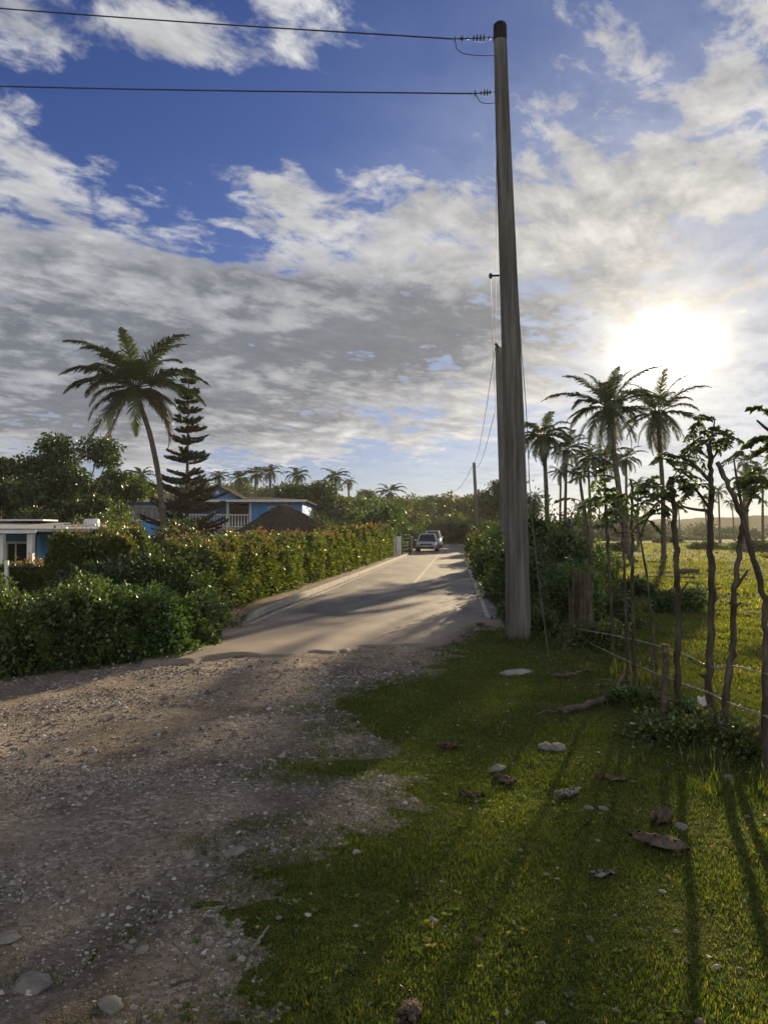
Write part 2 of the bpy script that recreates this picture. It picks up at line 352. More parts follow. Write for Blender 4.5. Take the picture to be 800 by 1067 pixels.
def mat_asphalt():
    m, nt, nd, lk = M('old_asphalt')
    out = nd.new('ShaderNodeOutputMaterial'); b = nd.new('ShaderNodeBsdfPrincipled'); tc = nd.new('ShaderNodeTexCoord')
    mp = nd.new('ShaderNodeMapping'); mp.inputs['Scale'].default_value = (1, 0.3, 1); lk.new(tc.outputs['Object'], mp.inputs[0])
    n1 = nd.new('ShaderNodeTexNoise'); n1.inputs['Scale'].default_value = 1.1; n1.inputs['Detail'].default_value = 9; n1.inputs['Roughness'].default_value = 0.6
    lk.new(mp.outputs[0], n1.inputs['Vector'])
    n2 = nd.new('ShaderNodeTexNoise'); n2.inputs['Scale'].default_value = 90; n2.inputs['Detail'].default_value = 3; lk.new(tc.outputs['Object'], n2.inputs['Vector'])
    r1 = ramp(nd, [(0.34, (0.075, 0.071, 0.066)), (0.5, (0.125, 0.118, 0.109)), (0.66, (0.20, 0.188, 0.17))])
    r2 = ramp(nd, [(0.3, (0.6, 0.6, 0.6)), (0.7, (1.35, 1.33, 1.3))])
    lk.new(n1.outputs['Fac'], r1.inputs[0]); lk.new(n2.outputs['Fac'], r2.inputs[0])
    mx = nd.new('ShaderNodeMix'); mx.data_type = 'RGBA'; mx.blend_type = 'MULTIPLY'; mx.inputs[0].default_value = 1
    lk.new(r1.outputs[0], mx.inputs[6]); lk.new(r2.outputs[0], mx.inputs[7])
    # fine cracks
    v = nd.new('ShaderNodeTexVoronoi'); v.feature = 'DISTANCE_TO_EDGE'; v.inputs['Scale'].default_value = 0.9
    dn = nd.new('ShaderNodeTexNoise'); dn.inputs['Scale'].default_value = 3; dn.inputs['Detail'].default_value = 4; lk.new(tc.outputs['Object'], dn.inputs['Vector'])
    va = nd.new('ShaderNodeVectorMath'); va.operation = 'ADD'; lk.new(tc.outputs['Object'], va.inputs[0]); lk.new(dn.outputs['Color'], va.inputs[1]); lk.new(va.outputs[0], v.inputs['Vector'])
    cr = ramp(nd, [(0.0, (0.30, 0.28, 0.26)), (0.022, (1, 1, 1))]); lk.new(v.outputs['Distance'], cr.inputs[0])
    mx2 = nd.new('ShaderNodeMix'); mx2.data_type = 'RGBA'; mx2.blend_type = 'MULTIPLY'; mx2.inputs[0].default_value = 1
    lk.new(mx.outputs[2], mx2.inputs[6]); lk.new(cr.outputs[0], mx2.inputs[7])
    sy = nd.new('ShaderNodeSeparateXYZ'); lk.new(tc.outputs['Object'], sy.inputs[0])
    ms = nd.new('ShaderNodeMapRange'); ms.inputs['From Min'].default_value = 15.5; ms.inputs['From Max'].default_value = 10.0; lk.new(sy.outputs[1], ms.inputs['Value'])
    n5 = nd.new('ShaderNodeTexNoise'); n5.inputs['Scale'].default_value = 1.6; n5.inputs['Detail'].default_value = 9; n5.inputs['Roughness'].default_value = .7; lk.new(tc.outputs['Object'], n5.inputs['Vector'])
    ad = nd.new('ShaderNodeMath'); ad.operation = 'ADD'; lk.new(ms.outputs[0], ad.inputs[0]); lk.new(n5.outputs['Fac'], ad.inputs[1])
    m6 = nd.new('ShaderNodeMapRange'); m6.inputs['From Min'].default_value = .75; m6.inputs['From Max'].default_value = 1.15; m6.inputs['To Max'].default_value = .85; lk.new(ad.outputs[0], m6.inputs['Value'])
    mx3 = nd.new('ShaderNodeMix'); mx3.data_type = 'RGBA'; lk.new(m6.outputs[0], mx3.inputs[0]); lk.new(mx2.outputs[2], mx3.inputs[6]); mx3.inputs[7].default_value = (.21, .17, .13, 1)
    lk.new(mx3.outputs[2], b.inputs['Base Color']); b.inputs['Roughness'].default_value = 0.72; b.inputs['Specular IOR Level'].default_value = 0.4
    bp = nd.new('ShaderNodeBump'); bp.inputs['Strength'].default_value = 0.5; bp.inputs['Distance'].default_value = 0.006
    lk.new(n2.outputs['Fac'], bp.inputs['Height'])
    bq = nd.new('ShaderNodeBump'); bq.inputs['Strength'].default_value = 0.4; bq.inputs['Distance'].default_value = 0.04
    lk.new(n1.outputs['Fac'], bq.inputs['Height']); lk.new(bq.outputs[0], bp.inputs['Normal'])
    lk.new(bp.outputs[0], b.inputs['Normal']); lk.new(b.outputs[0], out.inputs[0]); return m

SOIL = mat_ground(); GRAVEL = mat_gravel(); ASPHALT = mat_asphalt()
PEBBLE = mat_leaf('pebbles', [(0, (0.07, 0.06, 0.05)), (0.5, (0.17, 0.15, 0.125)), (0.85, (0.29, 0.265, 0.235)), (1, (0.46, 0.44, 0.41))], 0.0, 0.5, gloss=0.02)
EARTH = mat_surface('bare_earth', [(0.3, (0.09, 0.07, 0.05)), (0.6, (0.20, 0.155, 0.11)), (0.8, (0.28, 0.235, 0.18))], 5, 8, 0.95, 0.9, 40, 0.03, 0.1)
PAINT = mat_surface('worn_road_paint', [(0.40, (0.19, 0.17, 0.15)), (0.56, (0.40, 0.38, 0.33)), (0.75, (0.6, 0.57, 0.5))], 9, 9, 0.8, 0.2, 60, 0.004)
HILLM = mat_surface('hill_woodland', [(0.3, (0.03, 0.045, 0.018)), (0.7, (0.06, 0.075, 0.03))], 0.05, 9, 1.0, 0.5, 0.4, 2.0, 0.0)

# ------------------------------------------------------------------ road geometry
ROAD_L = np.array([(-2.75, 9.5), (-2.40, 12.57), (-1.72, 19.2), (-1.08, 24.9), (0.62, 41.0), (2.2, 56), (3.7, 70), (5.6, 90), (7.2, 110), (7.6, 130), (6.0, 150)])
ROAD_R = np.array([(1.75, 9.5), (2.02, 12.57), (2.65, 19.2), (3.2, 24.9), (4.72, 41.0), (6.15, 56), (7.55, 70), (9.7, 90), (11.6, 110), (12.4, 130), (11.3, 150)])
def road_l(y): return np.interp(y, ROAD_L[:, 1], ROAD_L[:, 0])
def road_r(y): return np.interp(y, ROAD_R[:, 1], ROAD_R[:, 0])

def tz(x, y):
    x = np.asarray(x, float); y = np.asarray(y, float)
    p = np.stack([x.ravel(), y.ravel()], 1)
    d = road_l(y) - 2.2 - x
    z = -0.95 * smooth(0, 5, d) * smooth(13.5, 18, y)
    f = smooth(3.2, 7.0, x - (road_r(y) - 2.0) * smooth(20, 30, y)) 
    z = z + f * (0.10 * sn(p, 0.35, 3).reshape(x.shape) + 0.05 * sn(p, 1.6, 4).reshape(x.shape))
    near = (1 - smooth(20, 40, np.hypot(x, y))) * (1 - f)
    return z + near * 0.012 * sn(p, 1.3, 5).reshape(x.shape)

def axis(core0, core1, step, far0, far1, g=1.14):
    c = list(np.arange(core0, core1 + 1e-6, step)); s = step; x = c[-1]
    while x < far1: s *= g; x += s; c.append(x)
    s = step; x = c[0]
    while x > far0: s *= g; x -= s; c.insert(0, x)
    return np.array(c)

def grid(xs, ys, zf):
    X, Y = np.meshgrid(xs, ys); Z = zf(X, Y)
    V = np.stack([X.ravel(), Y.ravel(), Z.ravel()], 1); nx = len(xs)
    i, j = np.meshgrid(np.arange(len(ys) - 1), np.arange(nx - 1), indexing='ij')
    a = i * nx + j
    return V, np.stack([a, a + 1, a + nx + 1, a + nx], -1).reshape(-1, 4)

V, Fq = grid(axis(-11, 14, 0.2, -900, 900), axis(-3, 40, 0.2, -500, 1000), tz)
ground = tag(obj('ground', V, Fq, SOIL, smooth_shade=True), 'green grassy ground running from the verge to the far pasture', 'ground', kind='structure')

# gravel apron
GP = [onground(*p) for p in [(520, 652), (486, 661), (462, 683), (455, 700), (428, 708), (396, 712), (352, 725), (330, 741), (352, 756), (392, 766), (402, 784), (372, 792),
      (318, 798), (296, 808), (330, 818), (400, 812), (414, 832), (396, 856), (345, 880), (292, 893), (248, 915), (212, 945), (196, 985), (215, 1020), (262, 1067)]]
GP = [tuple(p[:2]) for p in GP]
GP += [(-0.75, 1.6), (-0.6, 0.6), (-0.9, -1.5), (-14, -1.5), (-14, 9.0)]
GP += [tuple(onground(*p)[:2]) for p in [(0, 704), (60, 697), (120, 690), (190, 683), (214, 668)]] + [(-2.5, 14.5), (2.0, 14.5)]
GP = np.array(GP)
def gravel_sd(x, y):
    p = np.stack([np.ravel(x), np.ravel(y)], 1)
    return sdf_poly(p, GP) + 0.18 * sn(p, 2.0, 8, 4) + 0.14 * sn(p, 8.0, 9, 4)
def rut(x, y):
    p = np.stack([np.ravel(x), np.ravel(y)], 1)
    r = 0.02 * sn(p, 1.1, 21, 4) + 0.008 * sn(p, 6, 22, 3)
    for (px, py, rad, dep) in [(115, 1000, .28, .05), (175, 934, .14, .035), (150, 905, .2, .02), (60, 830, .3, .02), (400, 812, .2, .02), (60, 960, .25, .03)]:
        q = onground(px, py); r -= dep * np.exp(-((p[:, 0] - q[0]) ** 2 + ((p[:, 1] - q[1]) * .8) ** 2) / (rad * rad) * 1.6)
    return r.reshape(np.shape(x))
def gravel_z(x, y):
    s = gravel_sd(x, y).reshape(x.shape)
    return tz(x, y) + np.clip((s + .10 + .10 * sn(np.stack([x.ravel(), y.ravel()], 1), 5., 77).reshape(x.shape)) * 0.10, -0.05, 0.010) + smooth(0.0, 1.1, s) * np.maximum(0.035 + rut(x, y), -.02)
V, Fq = grid(np.arange(-14, 3.4, 0.06), np.arange(-1.5, 14.6, 0.06), gravel_z)
s = gravel_sd(V[:, 0], V[:, 1]); keep = (s[Fq] > -0.9).all(1)
gravel = tag(obj('gravel', V, Fq[keep], GRAVEL, smooth_shade=True), 'rough brown gravel and dirt apron between the verge and the asphalt road', 'gravel', kind='structure')

# asphalt
EDGE = [tuple(onground(*p)[:2]) for p in [(150, 697), (200, 693), (245, 686), (270, 690), (300, 688), (322, 684), (345, 685), (362, 682), (374, 676), (410, 677), (452, 676), (470, 667), (488, 656), (505, 652)]]
AP = EDGE + [tuple(p) for p in ROAD_R[1:]] + [tuple(p) for p in ROAD_L[::-1][:-1]] + [(-3.2, 9.9)]
AP = np.array(AP)
def asph_sd(x, y):
    p = np.stack([np.ravel(x), np.ravel(y)], 1)
    return sdf_poly(p, AP) + (0.05 * sn(p, 3.5, 31, 3) + 0.02 * sn(p, 14, 32, 2)) * (1 - smooth(13, 40, p[:, 1])) + 0.02 * sn(p, 2, 33)
def asph_z(x, y):
    s = asph_sd(x, y).reshape(x.shape)
    p = np.stack([x.ravel(), y.ravel()], 1)
    return np.clip(s * 1.3, -0.10, 0.0) + 0.074 + 0.012 * sn(p, 0.7, 35).reshape(x.shape) * (1 - smooth(30, 60, y))
xs = np.arange(-4, 13.5, 0.12)
for k, (ys_, xs_) in enumerate([((8.6, 15.0, 0.05), (-4.2, 3, 0.05)), ]):
    pass
ysA = np.concatenate([np.arange(8.6, 16, 0.06), np.arange(16, 40, 0.3), np.arange(40, 151, 1.0)])
# road in its own coordinates: t across
tA = np.linspace(-0.08, 1.08, 110)
Y, T = np.meshgrid(ysA, tA, indexing='ij')
XL = road_l(Y) - 0.5 * (Y < 12); X = XL + (road_r(Y) + 0.1 - XL) * T
Z = asph_z(X, Y)
V = np.stack([X.ravel(), Y.ravel(), Z.ravel()], 1); nx = len(tA)
i, j = np.meshgrid(np.arange(len(ysA) - 1), np.arange(nx - 1), indexing='ij'); a = i * nx + j
Fq = np.stack([a, a + 1, a + nx + 1, a + nx], -1).reshape(-1, 4)
sA = asph_sd(V[:, 0], V[:, 1]); keep = (sA[Fq] > -0.20).all(1)
road = tag(obj('road', V, Fq[keep], ASPHALT, smooth_shade=True), 'narrow worn grey asphalt road running away to the trees', 'road', kind='structure')

def strip(name, fx0, fx1, ys, zf, mat, wob=0.0):
    ys = np.asarray(ys); n = len(ys)
    w = wob * sn(np.stack([ys, ys], 1), 2.0, 41)
    a = np.stack([fx0(ys) + w, ys, zf(fx0(ys), ys)], 1); b = np.stack([fx1(ys) + w, ys, zf(fx1(ys), ys)], 1)
    V = np.vstack([a, b]); Fc = [(i, n + i, n + i + 1, i + 1) for i in range(n - 1)]
    return obj(name, V, np.array(Fc), mat)
def paint_z(x, y):
    return asph_z(np.atleast_1d(x)[None, :], np.atleast_1d(y)[None, :])[0] + 0.005
def mid(y): return road_l(y) + (road_r(y) - road_l(y)) * 0.525
o = strip('centre_line', lambda y: mid(y) - 0.05, lambda y: mid(y) + 0.05, np.arange(22, 100, 0.5), paint_z, PAINT); tag(o, 'worn pale line painted along the middle of the road', 'road marking', kind='structure')
o = strip('edge_line', lambda y: road_l(y) + 0.16, lambda y: road_l(y) + 0.24, np.arange(12.4, 60, 0.2), paint_z, PAINT); tag(o, 'worn white line painted beside the left kerb', 'road marking', kind='structure')
o = strip('edge_line', lambda y: road_r(y) - 0.26, lambda y: road_r(y) - 0.18, np.arange(13.2, 60, 0.2), paint_z, PAINT); tag(o, 'worn white line painted along the right road edge', 'road marking', kind='structure')

# kerb (low concrete edging) and bare strip below the hedge
ys = np.arange(12.4, 72, 0.35)
def prof_strip(name, offs, ys, basefn, mat, wob=0.0, seed=50):
    V = []; n = len(offs)
    for y in ys:
        w = 0; fe = float(smooth(ys[0], ys[0] + 1.2, y) * (1 - smooth(ys[-1] - 1.5, ys[-1], y)))
        for k, (dx, dz) in enumerate(offs):
            V.append((basefn(y) + dx + wob * float(sn([[y, k]], 1.7, seed)[0]), y, -0.12 + (dz + 0.12) * fe + (wob * 0.5 * float(sn([[y, k * 2.1]], 2.3, seed + 1)[0]) if 0 < k < n - 1 else 0)))
    m = len(ys); i, j = np.meshgrid(np.arange(m - 1), np.arange(n - 1), indexing='ij'); a = i * n + j
    return obj(name, np.array(V), np.stack([a, a + 1, a + n + 1, a + n], -1).reshape(-1, 4), mat, smooth_shade=False)
o = prof_strip('kerb', [(-0.16, -0.1), (-0.16, 0.175), (-0.02, 0.19), (0.02, 0.175), (0.03, -0.1)], ys, lambda y: float(road_l(y)), CONCRETE, 0.012)
tag(o, 'low worn concrete kerb along the left side of the road', 'kerb', kind='structure')
o = prof_strip('earth_bank', [(-1.6, -0.2), (-1.1, 0.17), (-0.6, 0.16), (-0.17, 0.12), (-0.16, -0.1)], ys, lambda y: float(road_l(y)), EARTH, 0.02, 60)
tag(o, 'bare earth strip between the kerb and the flowering hedge', 'earth', kind='structure')

# far hills
def hills():
    xs = np.linspace(-700, 900, 220); ys = np.linspace(430, 760, 24)
    def zf(X, Y):
        p = np.stack([X.ravel(), X.ravel() * 0 + 3], 1)
        h = 10 + 7 * sn(p, 0.006, 71).reshape(X.shape) + 1.6 * sn(np.stack([X.ravel(), Y.ravel()], 1), 0.08, 72).reshape(X.shape)
        return -2 + h * smooth(430, 560, Y) * (0.7 + 0.3 * smooth(0, 300, X))
    V, Fq = grid(xs, ys, zf)
    return tag(obj('hills', V, Fq, HILLM, smooth_shade=True), 'low hazy wooded hills on the horizon behind the pasture', 'hills', kind='structure')
hills()

# ------------------------------------------------------------------ grass
def blades(P, H, W, lean=0.5):
    n = len(P); az = rng.random(n) * 6.283
    S = np.stack([np.cos(az), np.sin(az), 0 * az], 1)
    az2 = rng.random(n) * 6.283; ln = np.abs(rng.normal(size=n)) * lean
    D = np.stack([np.cos(az2) * ln, np.sin(az2) * ln, np.ones(n)], 1); D = unit(D)
    tip = P + D * H[:, None]
    m = P + D * H[:, None] * 0.5; m[:, 2] += H * 0.08
    w = W[:, None] * 0.5
    V = np.stack([P - S * w, P + S * w, m + S * w * 0.7, tip, m - S * w * 0.7], 1).reshape(-1, 3)
    return V, np.arange(5 * n).reshape(n, 5)

def scatter(n, x0, x1, y0, y1):
    return np.stack([x0 + rng.random(n) * (x1 - x0), y0 + rng.random(n) * (y1 - y0)], 1)

def grass_patch(name, label, regions, mat, hb, wb, mask):
    Vs = []; Fs = []; off = 0
    for (n, x0, x1, y0, y1, hs, ws) in regions:
        p = scatter(n, x0, x1, y0, y1)
        k = mask(p); p = p[k]
        P = np.column_stack([p, np.where((gravel_sd(p[:, 0], p[:, 1]) > -.15) & (p[:, 1] < 14.6), np.maximum(gravel_z(p[:, 0], p[:, 1]), tz(p[:, 0], p[:, 1])), tz(p[:, 0], p[:, 1])) - 0.003])
        cl = 0.9 + 0.35 * sn(p, 2.5, 91)
        H = hb * hs * cl * (0.5 + rng.random(len(p))); W = wb * ws * (0.6 + 0.8 * rng.random(len(p)))
        V, Fq = blades(P, np.maximum(H, 0.008), W)
        Vs.append(V); Fs.append(Fq + off); off += len(V)
    o = obj(name, np.vstack(Vs), np.vstack(Fs), mat)
    return tag(o, label, 'grass', kind='stuff')

def not_paved(p):
    g = gravel_sd(p[:, 0], p[:, 1]); a = asph_sd(p[:, 0], p[:, 1])
    n = sn(p, 3.0, 95, 3)
    bare = sn(p, 0.9, 96, 4)
    dens = np.clip(1.1 - smooth(0.3, 0.8, bare) * 0.45, 0.5, 1)
    on = np.where(g < 0, dens * np.clip(.6 - g * 4.5 + .4 * n, .35, 1), np.clip(0.75 - g * 2.6 + n * 0.8, 0, 0.75) * (g < 0.6))
    on = on * (a < 0)
    # left of kerb / under the hedge line there is bare earth
    on = np.where((p[:, 0] < road_l(p[:, 1]) + 0.0) & (p[:, 1] > 12.4) & (p[:, 0] > road_l(p[:, 1]) - 1.4), 0, on)
    return rng.random(len(p)) < on

grass_patch('grass', 'short green grass of the verge beside the gravel', [
    (360000, -2.2, 4.5, 1.2, 5.0, 1.0, 1.0),
    (260000, -1.0, 6.0, 5.0, 9.0, 1.1, 1.35),
    (160000, -0.5, 7.0, 9.0, 15.0, 1.3, 2.2),
    (30000, -12.0, -2.0, 7.5, 13.5, 1.6, 3.0),
    (40000, 2.0, 12.0, 15.0, 26.0, 2.2, 4.5),
], GRASS, 0.019, 0.0040, not_paved)
grass_patch('pasture_grass', 'yellow green grass of the pasture beyond the stake fence', [
    (110000, 3.6, 16, 4, 15, 1.7, 3.0),
    (120000, 5, 34, 15, 40, 2.3, 7),
    (90000, 8, 90, 38, 110, 3.5, 18),
], PASTURE, 0.032, 0.0048, lambda p: (rng.random(len(p)) < 0.75 + 0.5 * sn(p, 0.6, 97)) & (p[:, 0] > road_r(p[:, 1]) + 0.6))

# taller weeds along the fence line
pb0 = onground(540, 669)
def weeds():
    C = []
    for k in range(420):
        y = 4.5 + rng.random() ** 1.3 * 14; x = 2.55 + 0.02 * (y - 5) + rng.normal() * 0.28 + (0.3 if y > 9 else 0)
        C.append((x, y, 0.035 + 0.07 * rng.random()))
    for k in range(260):
        y = 12 + rng.random() * 40; x = float(road_r(y)) + 0.5 + abs(rng.normal()) * 0.7
        C.append((x, y, 0.2 + 0.25 * rng.random()))
    for k in range(34):
        a_ = k * .185 + rng.normal() * .05; C.append((pb0[0] + math.cos(a_) * .21, pb0[1] + math.sin(a_) * .21, .05 + .09 * rng.random()))
    Vs = []; Fs = []; off = 0
    for (x, y, h) in C:
        n = 26; p = np.column_stack([np.full(n, x) + rng.normal(size=n) * 0.05, np.full(n, y) + rng.normal(size=n) * 0.05])
        P = np.column_stack([p, tz(p[:, 0], p[:, 1])])
        V, Fq = blades(P, h * (0.5 + rng.random(n)), np.full(n, 0.007 + 0.0004 * y), 0.45); Vs.append(V); Fs.append(Fq + off); off += len(V)
    tag(obj('weeds', np.vstack(Vs), np.vstack(Fs), GRASS), 'taller grass tufts and weeds along the stake fence line', 'weeds', kind='stuff')
weeds()

def rosettes():
    p = scatter(1500, -1.2, 3.4, 1.9, 10); p = p[(gravel_sd(p[:, 0], p[:, 1]) < .15) & (sn(p, 1.6, 66) > -.1)]
    C = []; A = []; L = []
    for q in p:
        z = float(tz(q[0], q[1])) + .012; k = rng.integers(5, 9); a0 = rng.random() * 6
        for j in range(k):
            a = a0 + j * 6.283 / k; C.append((q[0], q[1], z)); A.append((math.cos(a), math.sin(a), .35 + .3 * rng.random())); L.append(.016 + .018 * rng.random())
    V, Fq = leaf_quads(np.array(C), np.array(A), np.array(L), np.array(L) * .5, .1, .1)
    tag(obj('broadleaf_weeds', V, Fq, GRASS), 'small broad leaved weeds dotted through the verge grass', 'weeds', kind='stuff')
    p = scatter(500, -.8, 3.4, 2, 11); p = p[gravel_sd(p[:, 0], p[:, 1]) < .1]; P = np.column_stack([p, tz(p[:, 0], p[:, 1])]); n = len(P)
    V, Fq = blades(P, .05 + .09 * rng.random(n), np.full(n, .0035), .7)
    tag(obj('dry_stalks', V, Fq, LITTER), 'sparse dry straw stalks standing in the verge grass', 'dry grass', kind='stuff')
rosettes()

# pebbles
def pebbles():
    base = np.array([(1, 0, 0), (0.5, .87, 0), (-.5, .87, 0), (-1, 0, 0), (-.5, -.87, 0), (.5, -.87, 0), (0.45, 0.1, 0.8), (-.3, .35, .75), (-.2, -.4, .8)], float)
    faces = np.array([(0, 1, 6), (1, 7, 6), (1, 2, 7), (2, 3, 7), (3, 8, 7), (3, 4, 8), (4, 5, 8), (5, 6, 8), (5, 0, 6), (6, 7, 8)])
    Ps = []; Ss = []
    for (n, x0, x1, y0, y1, s) in [(70000, -3.4, 1.0, 1.6, 5.0, 0.0055), (50000, -6, 1.2, 4.5, 8.5, 0.008), (26000, -9, 2.0, 8.0, 12.5, 0.011), (1500, -3.4, 1.2, 1.6, 9, 0.016), (9000, -4, 3, 11.3, 14.5, .008)]:
        p = scatter(n, x0, x1, y0, y1); g = gravel_sd(p[:, 0], p[:, 1]); cl = sn(p, 1.4, 98, 3)
        k = (rng.random(n) < np.clip(1 + g * 3.2, 0, 1)) & (rng.random(n) < 0.55 + 0.6 * cl) & (asph_sd(p[:, 0], p[:, 1]) < 0.0 if y0 < 12 else (rng.random(n) < np.exp(-1.6 * np.maximum(asph_sd(p[:, 0], p[:, 1]), 0))))
        p = p[k]; Ps.append(np.column_stack([p, np.where(asph_sd(p[:, 0], p[:, 1]) > 0, np.maximum(asph_z(p[:, 0], p[:, 1]), gravel_z(p[:, 0], p[:, 1])), gravel_z(p[:, 0], p[:, 1]))])); Ss.append(s * np.exp(rng.normal(size=len(p)) * 0.45))
    # a few strays on the verge
    p = scatter(500, -0.5, 2.6, 2, 12); Ps.append(np.column_stack([p, tz(p[:, 0], p[:, 1]) + .005])); Ss.append(0.009 * np.exp(rng.normal(size=500) * 0.4))
    P = np.vstack(Ps); S = np.concatenate(Ss); n = len(P)
    a = rng.random(n) * 6.28; ca, sa = np.cos(a), np.sin(a)
    B = base[None] * (0.75 + 0.5 * rng.random((n, 9, 1))) * np.stack([0.8 + .5 * rng.random(n), 0.6 + .4 * rng.random(n), 0.45 + .4 * rng.random(n)], 1)[:, None, :]
    X = B[..., 0] * ca[:, None] - B[..., 1] * sa[:, None]; Yy = B[..., 0] * sa[:, None] + B[..., 1] * ca[:, None]
    V = np.stack([X, Yy, B[..., 2] - 0.1], -1) * S[:, None, None] + P[:, None, :]
    Fq = (faces[None] + (np.arange(n) * 9)[:, None, None]).reshape(-1, 3)
    tag(obj('pebbles', V.reshape(-1, 3), Fq, PEBBLE), 'loose grey and brown pebbles lying on the gravel apron', 'pebbles', kind='stuff')
pebbles()

def litter():
    p = np.vstack([scatter(700, -1, 3.0, 2, 9), scatter(900, 1.9, 3.3, 4.6, 9.5), scatter(260, -3.5, 0.5, 2, 9)])
    P = np.column_stack([p, tz(p[:, 0], p[:, 1]) + 0.02]); n = len(P)
    A = np.column_stack([rng.normal(size=(n, 2)), rng.random(n) * 0.3])
    L = 0.012 + 0.03 * rng.random(n) ** 2
    V, Fq = leaf_quads(P, A, L, L * 0.45)
    tag(obj('leaf_litter', V, Fq, LITTER), 'dry brown fallen leaves lying on the verge grass', 'fallen leaves', kind='stuff')
litter()

# ------------------------------------------------------------------ foliage makers
def blob_points(n, rx, ry, rz, lump=0.22, seed=0, depth=0.25, flat_bottom=True):
    d = unit(rng.normal(size=(n, 3)))
    if flat_bottom: d[:, 2] = np.abs(d[:, 2]) * 0.98 + 0.0
    d = unit(d)
    r = 1 + lump * sn(d, 2.6, seed, 3) + 0.4 * lump * sn(d, 8, seed + 1, 2)
    r *= 1 - depth * rng.random(n) ** 1.5
    return d * r[:, None] * np.array([rx, ry, rz]), d

def core_mesh(rx, ry, rz, lump, seed, k=0.82):
    nu, nv = 28, 12; V = []
    for i in range(nv + 1):
        th = math.pi / 2 * i / nv
        for j in range(nu):
            ph = 2 * math.pi * j / nu
            V.append((math.cos(ph) * math.cos(th), math.sin(ph) * math.cos(th), math.sin(th)))
    d = unit(np.array(V)); r = 1 + lump * sn(d, 2.6, seed, 3) + 0.4 * lump * sn(d, 8, seed + 1, 2)
    P = d * (r * k)[:, None] * np.array([rx, ry, rz])
    i, j = np.meshgrid(np.arange(nv), np.arange(nu), indexing='ij'); j2 = (j + 1) % nu
    Fq = np.stack([i * nu + j, i * nu + j2, (i + 1) * nu + j2, (i + 1) * nu + j], -1).reshape(-1, 4)
    return P, Fq

def shrub(name, label, cat, loc, rx, ry, h, n, leaf, mat, seed=0, lump=0.22, group=None, core=0.8, stems=True):
    t = thing(name, label, cat, loc, group=group)
    P, d = blob_points(n, rx, ry, h, lump, seed, 0.30)
    A = d + rng.normal(size=P.shape) * 0.7 + np.array([0, 0, 0.35])
    L = leaf * (0.6 + 0.8 * rng.random(n))
    V, Fq = leaf_quads(P, A, L, L * 0.5, 0.15)
    obj('foliage', V, Fq, mat, t)
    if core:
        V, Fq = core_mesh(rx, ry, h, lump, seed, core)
        obj('light_block_core', V, Fq, FOLCORE, t, True)  # closed core added behind the leaves to stop light passing through
    if stems:
        b = MB()
        for k in range(9):
            a = rng.random() * 6.28; q = 0.9 + 0.25 * rng.random(); e = np.array([math.cos(a) * rx * .7 * q, math.sin(a) * ry * .7 * q, h * (0.85 + .25 * rng.random())])
            b.tube(curve([(0.1 * math.cos(a), 0.1 * math.sin(a), -0.05), e * (.5, .5, .6), e], 4), np.linspace(0.018, 0.004, 9), 5)
        b.build('stem', BARK, t)
    return t

def tree_mesh_parts(h, cr, trunk_h, n_clumps, n_leaves, leaf, mat, seed, trunk_r=0.18, flat=0.75, parent=None, limb_side=6, clr=0.34):
    r = np.random.default_rng(seed); b = MB()
    top = np.array([r.normal() * 0.25, r.normal() * 0.25, trunk_h])
    b.tube(curve([(0, 0, -0.1), (r.normal() * .1, r.normal() * .1, trunk_h * .5), top, top + (r.normal() * .3, r.normal() * .3, (h - trunk_h) * .5)], 5),
           np.linspace(trunk_r * 1.25, trunk_r * .4, 16), 8, wob=0.06, seed=seed)
    cz = trunk_h + (h - trunk_h) * 0.5; Vs = []; Fs = []; off = 0
    for k in range(n_clumps):
        d = r.normal(size=3); d /= np.linalg.norm(d); rad = (0.35 + 0.65 * r.random() ** 0.5)
        c = np.array([d[0] * cr * rad, d[1] * cr * rad, cz + d[2] * (h - trunk_h) * 0.48 * rad * flat / 0.75])
        s0 = top * (0.75 + .25 * r.random())
        b.tube(curve([s0, (s0 + c) / 2 + (0, 0, -0.05 * cr), c], 4), np.linspace(trunk_r * .4, trunk_r * .08, 9), limb_side)
        cs = cr * clr * (0.6 + 0.8 * r.random()); m = int(n_leaves / n_clumps * (cs / (cr * clr)) ** 1.5)
        dd = unit(r.normal(size=(m, 3))); rr = r.random(m) ** 0.45
        Pp = c + dd * (rr * cs)[:, None] * np.array([1, 1, 0.62]) * (1 + 0.3 * sn(dd, 3, seed + k))[:, None]
        A = dd + r.normal(size=(m, 3)) * 0.7 + np.array([0, 0, -0.1])
        L = leaf * (0.6 + 0.8 * r.random(m))
        V, Fq = leaf_quads(Pp, A, L, L * 0.55, 0.2); Vs.append(V); Fs.append(Fq + off); off += len(V)
    b.build('trunk', BARK, parent, True)
    obj('crown', np.vstack(Vs), np.vstack(Fs), mat, parent)

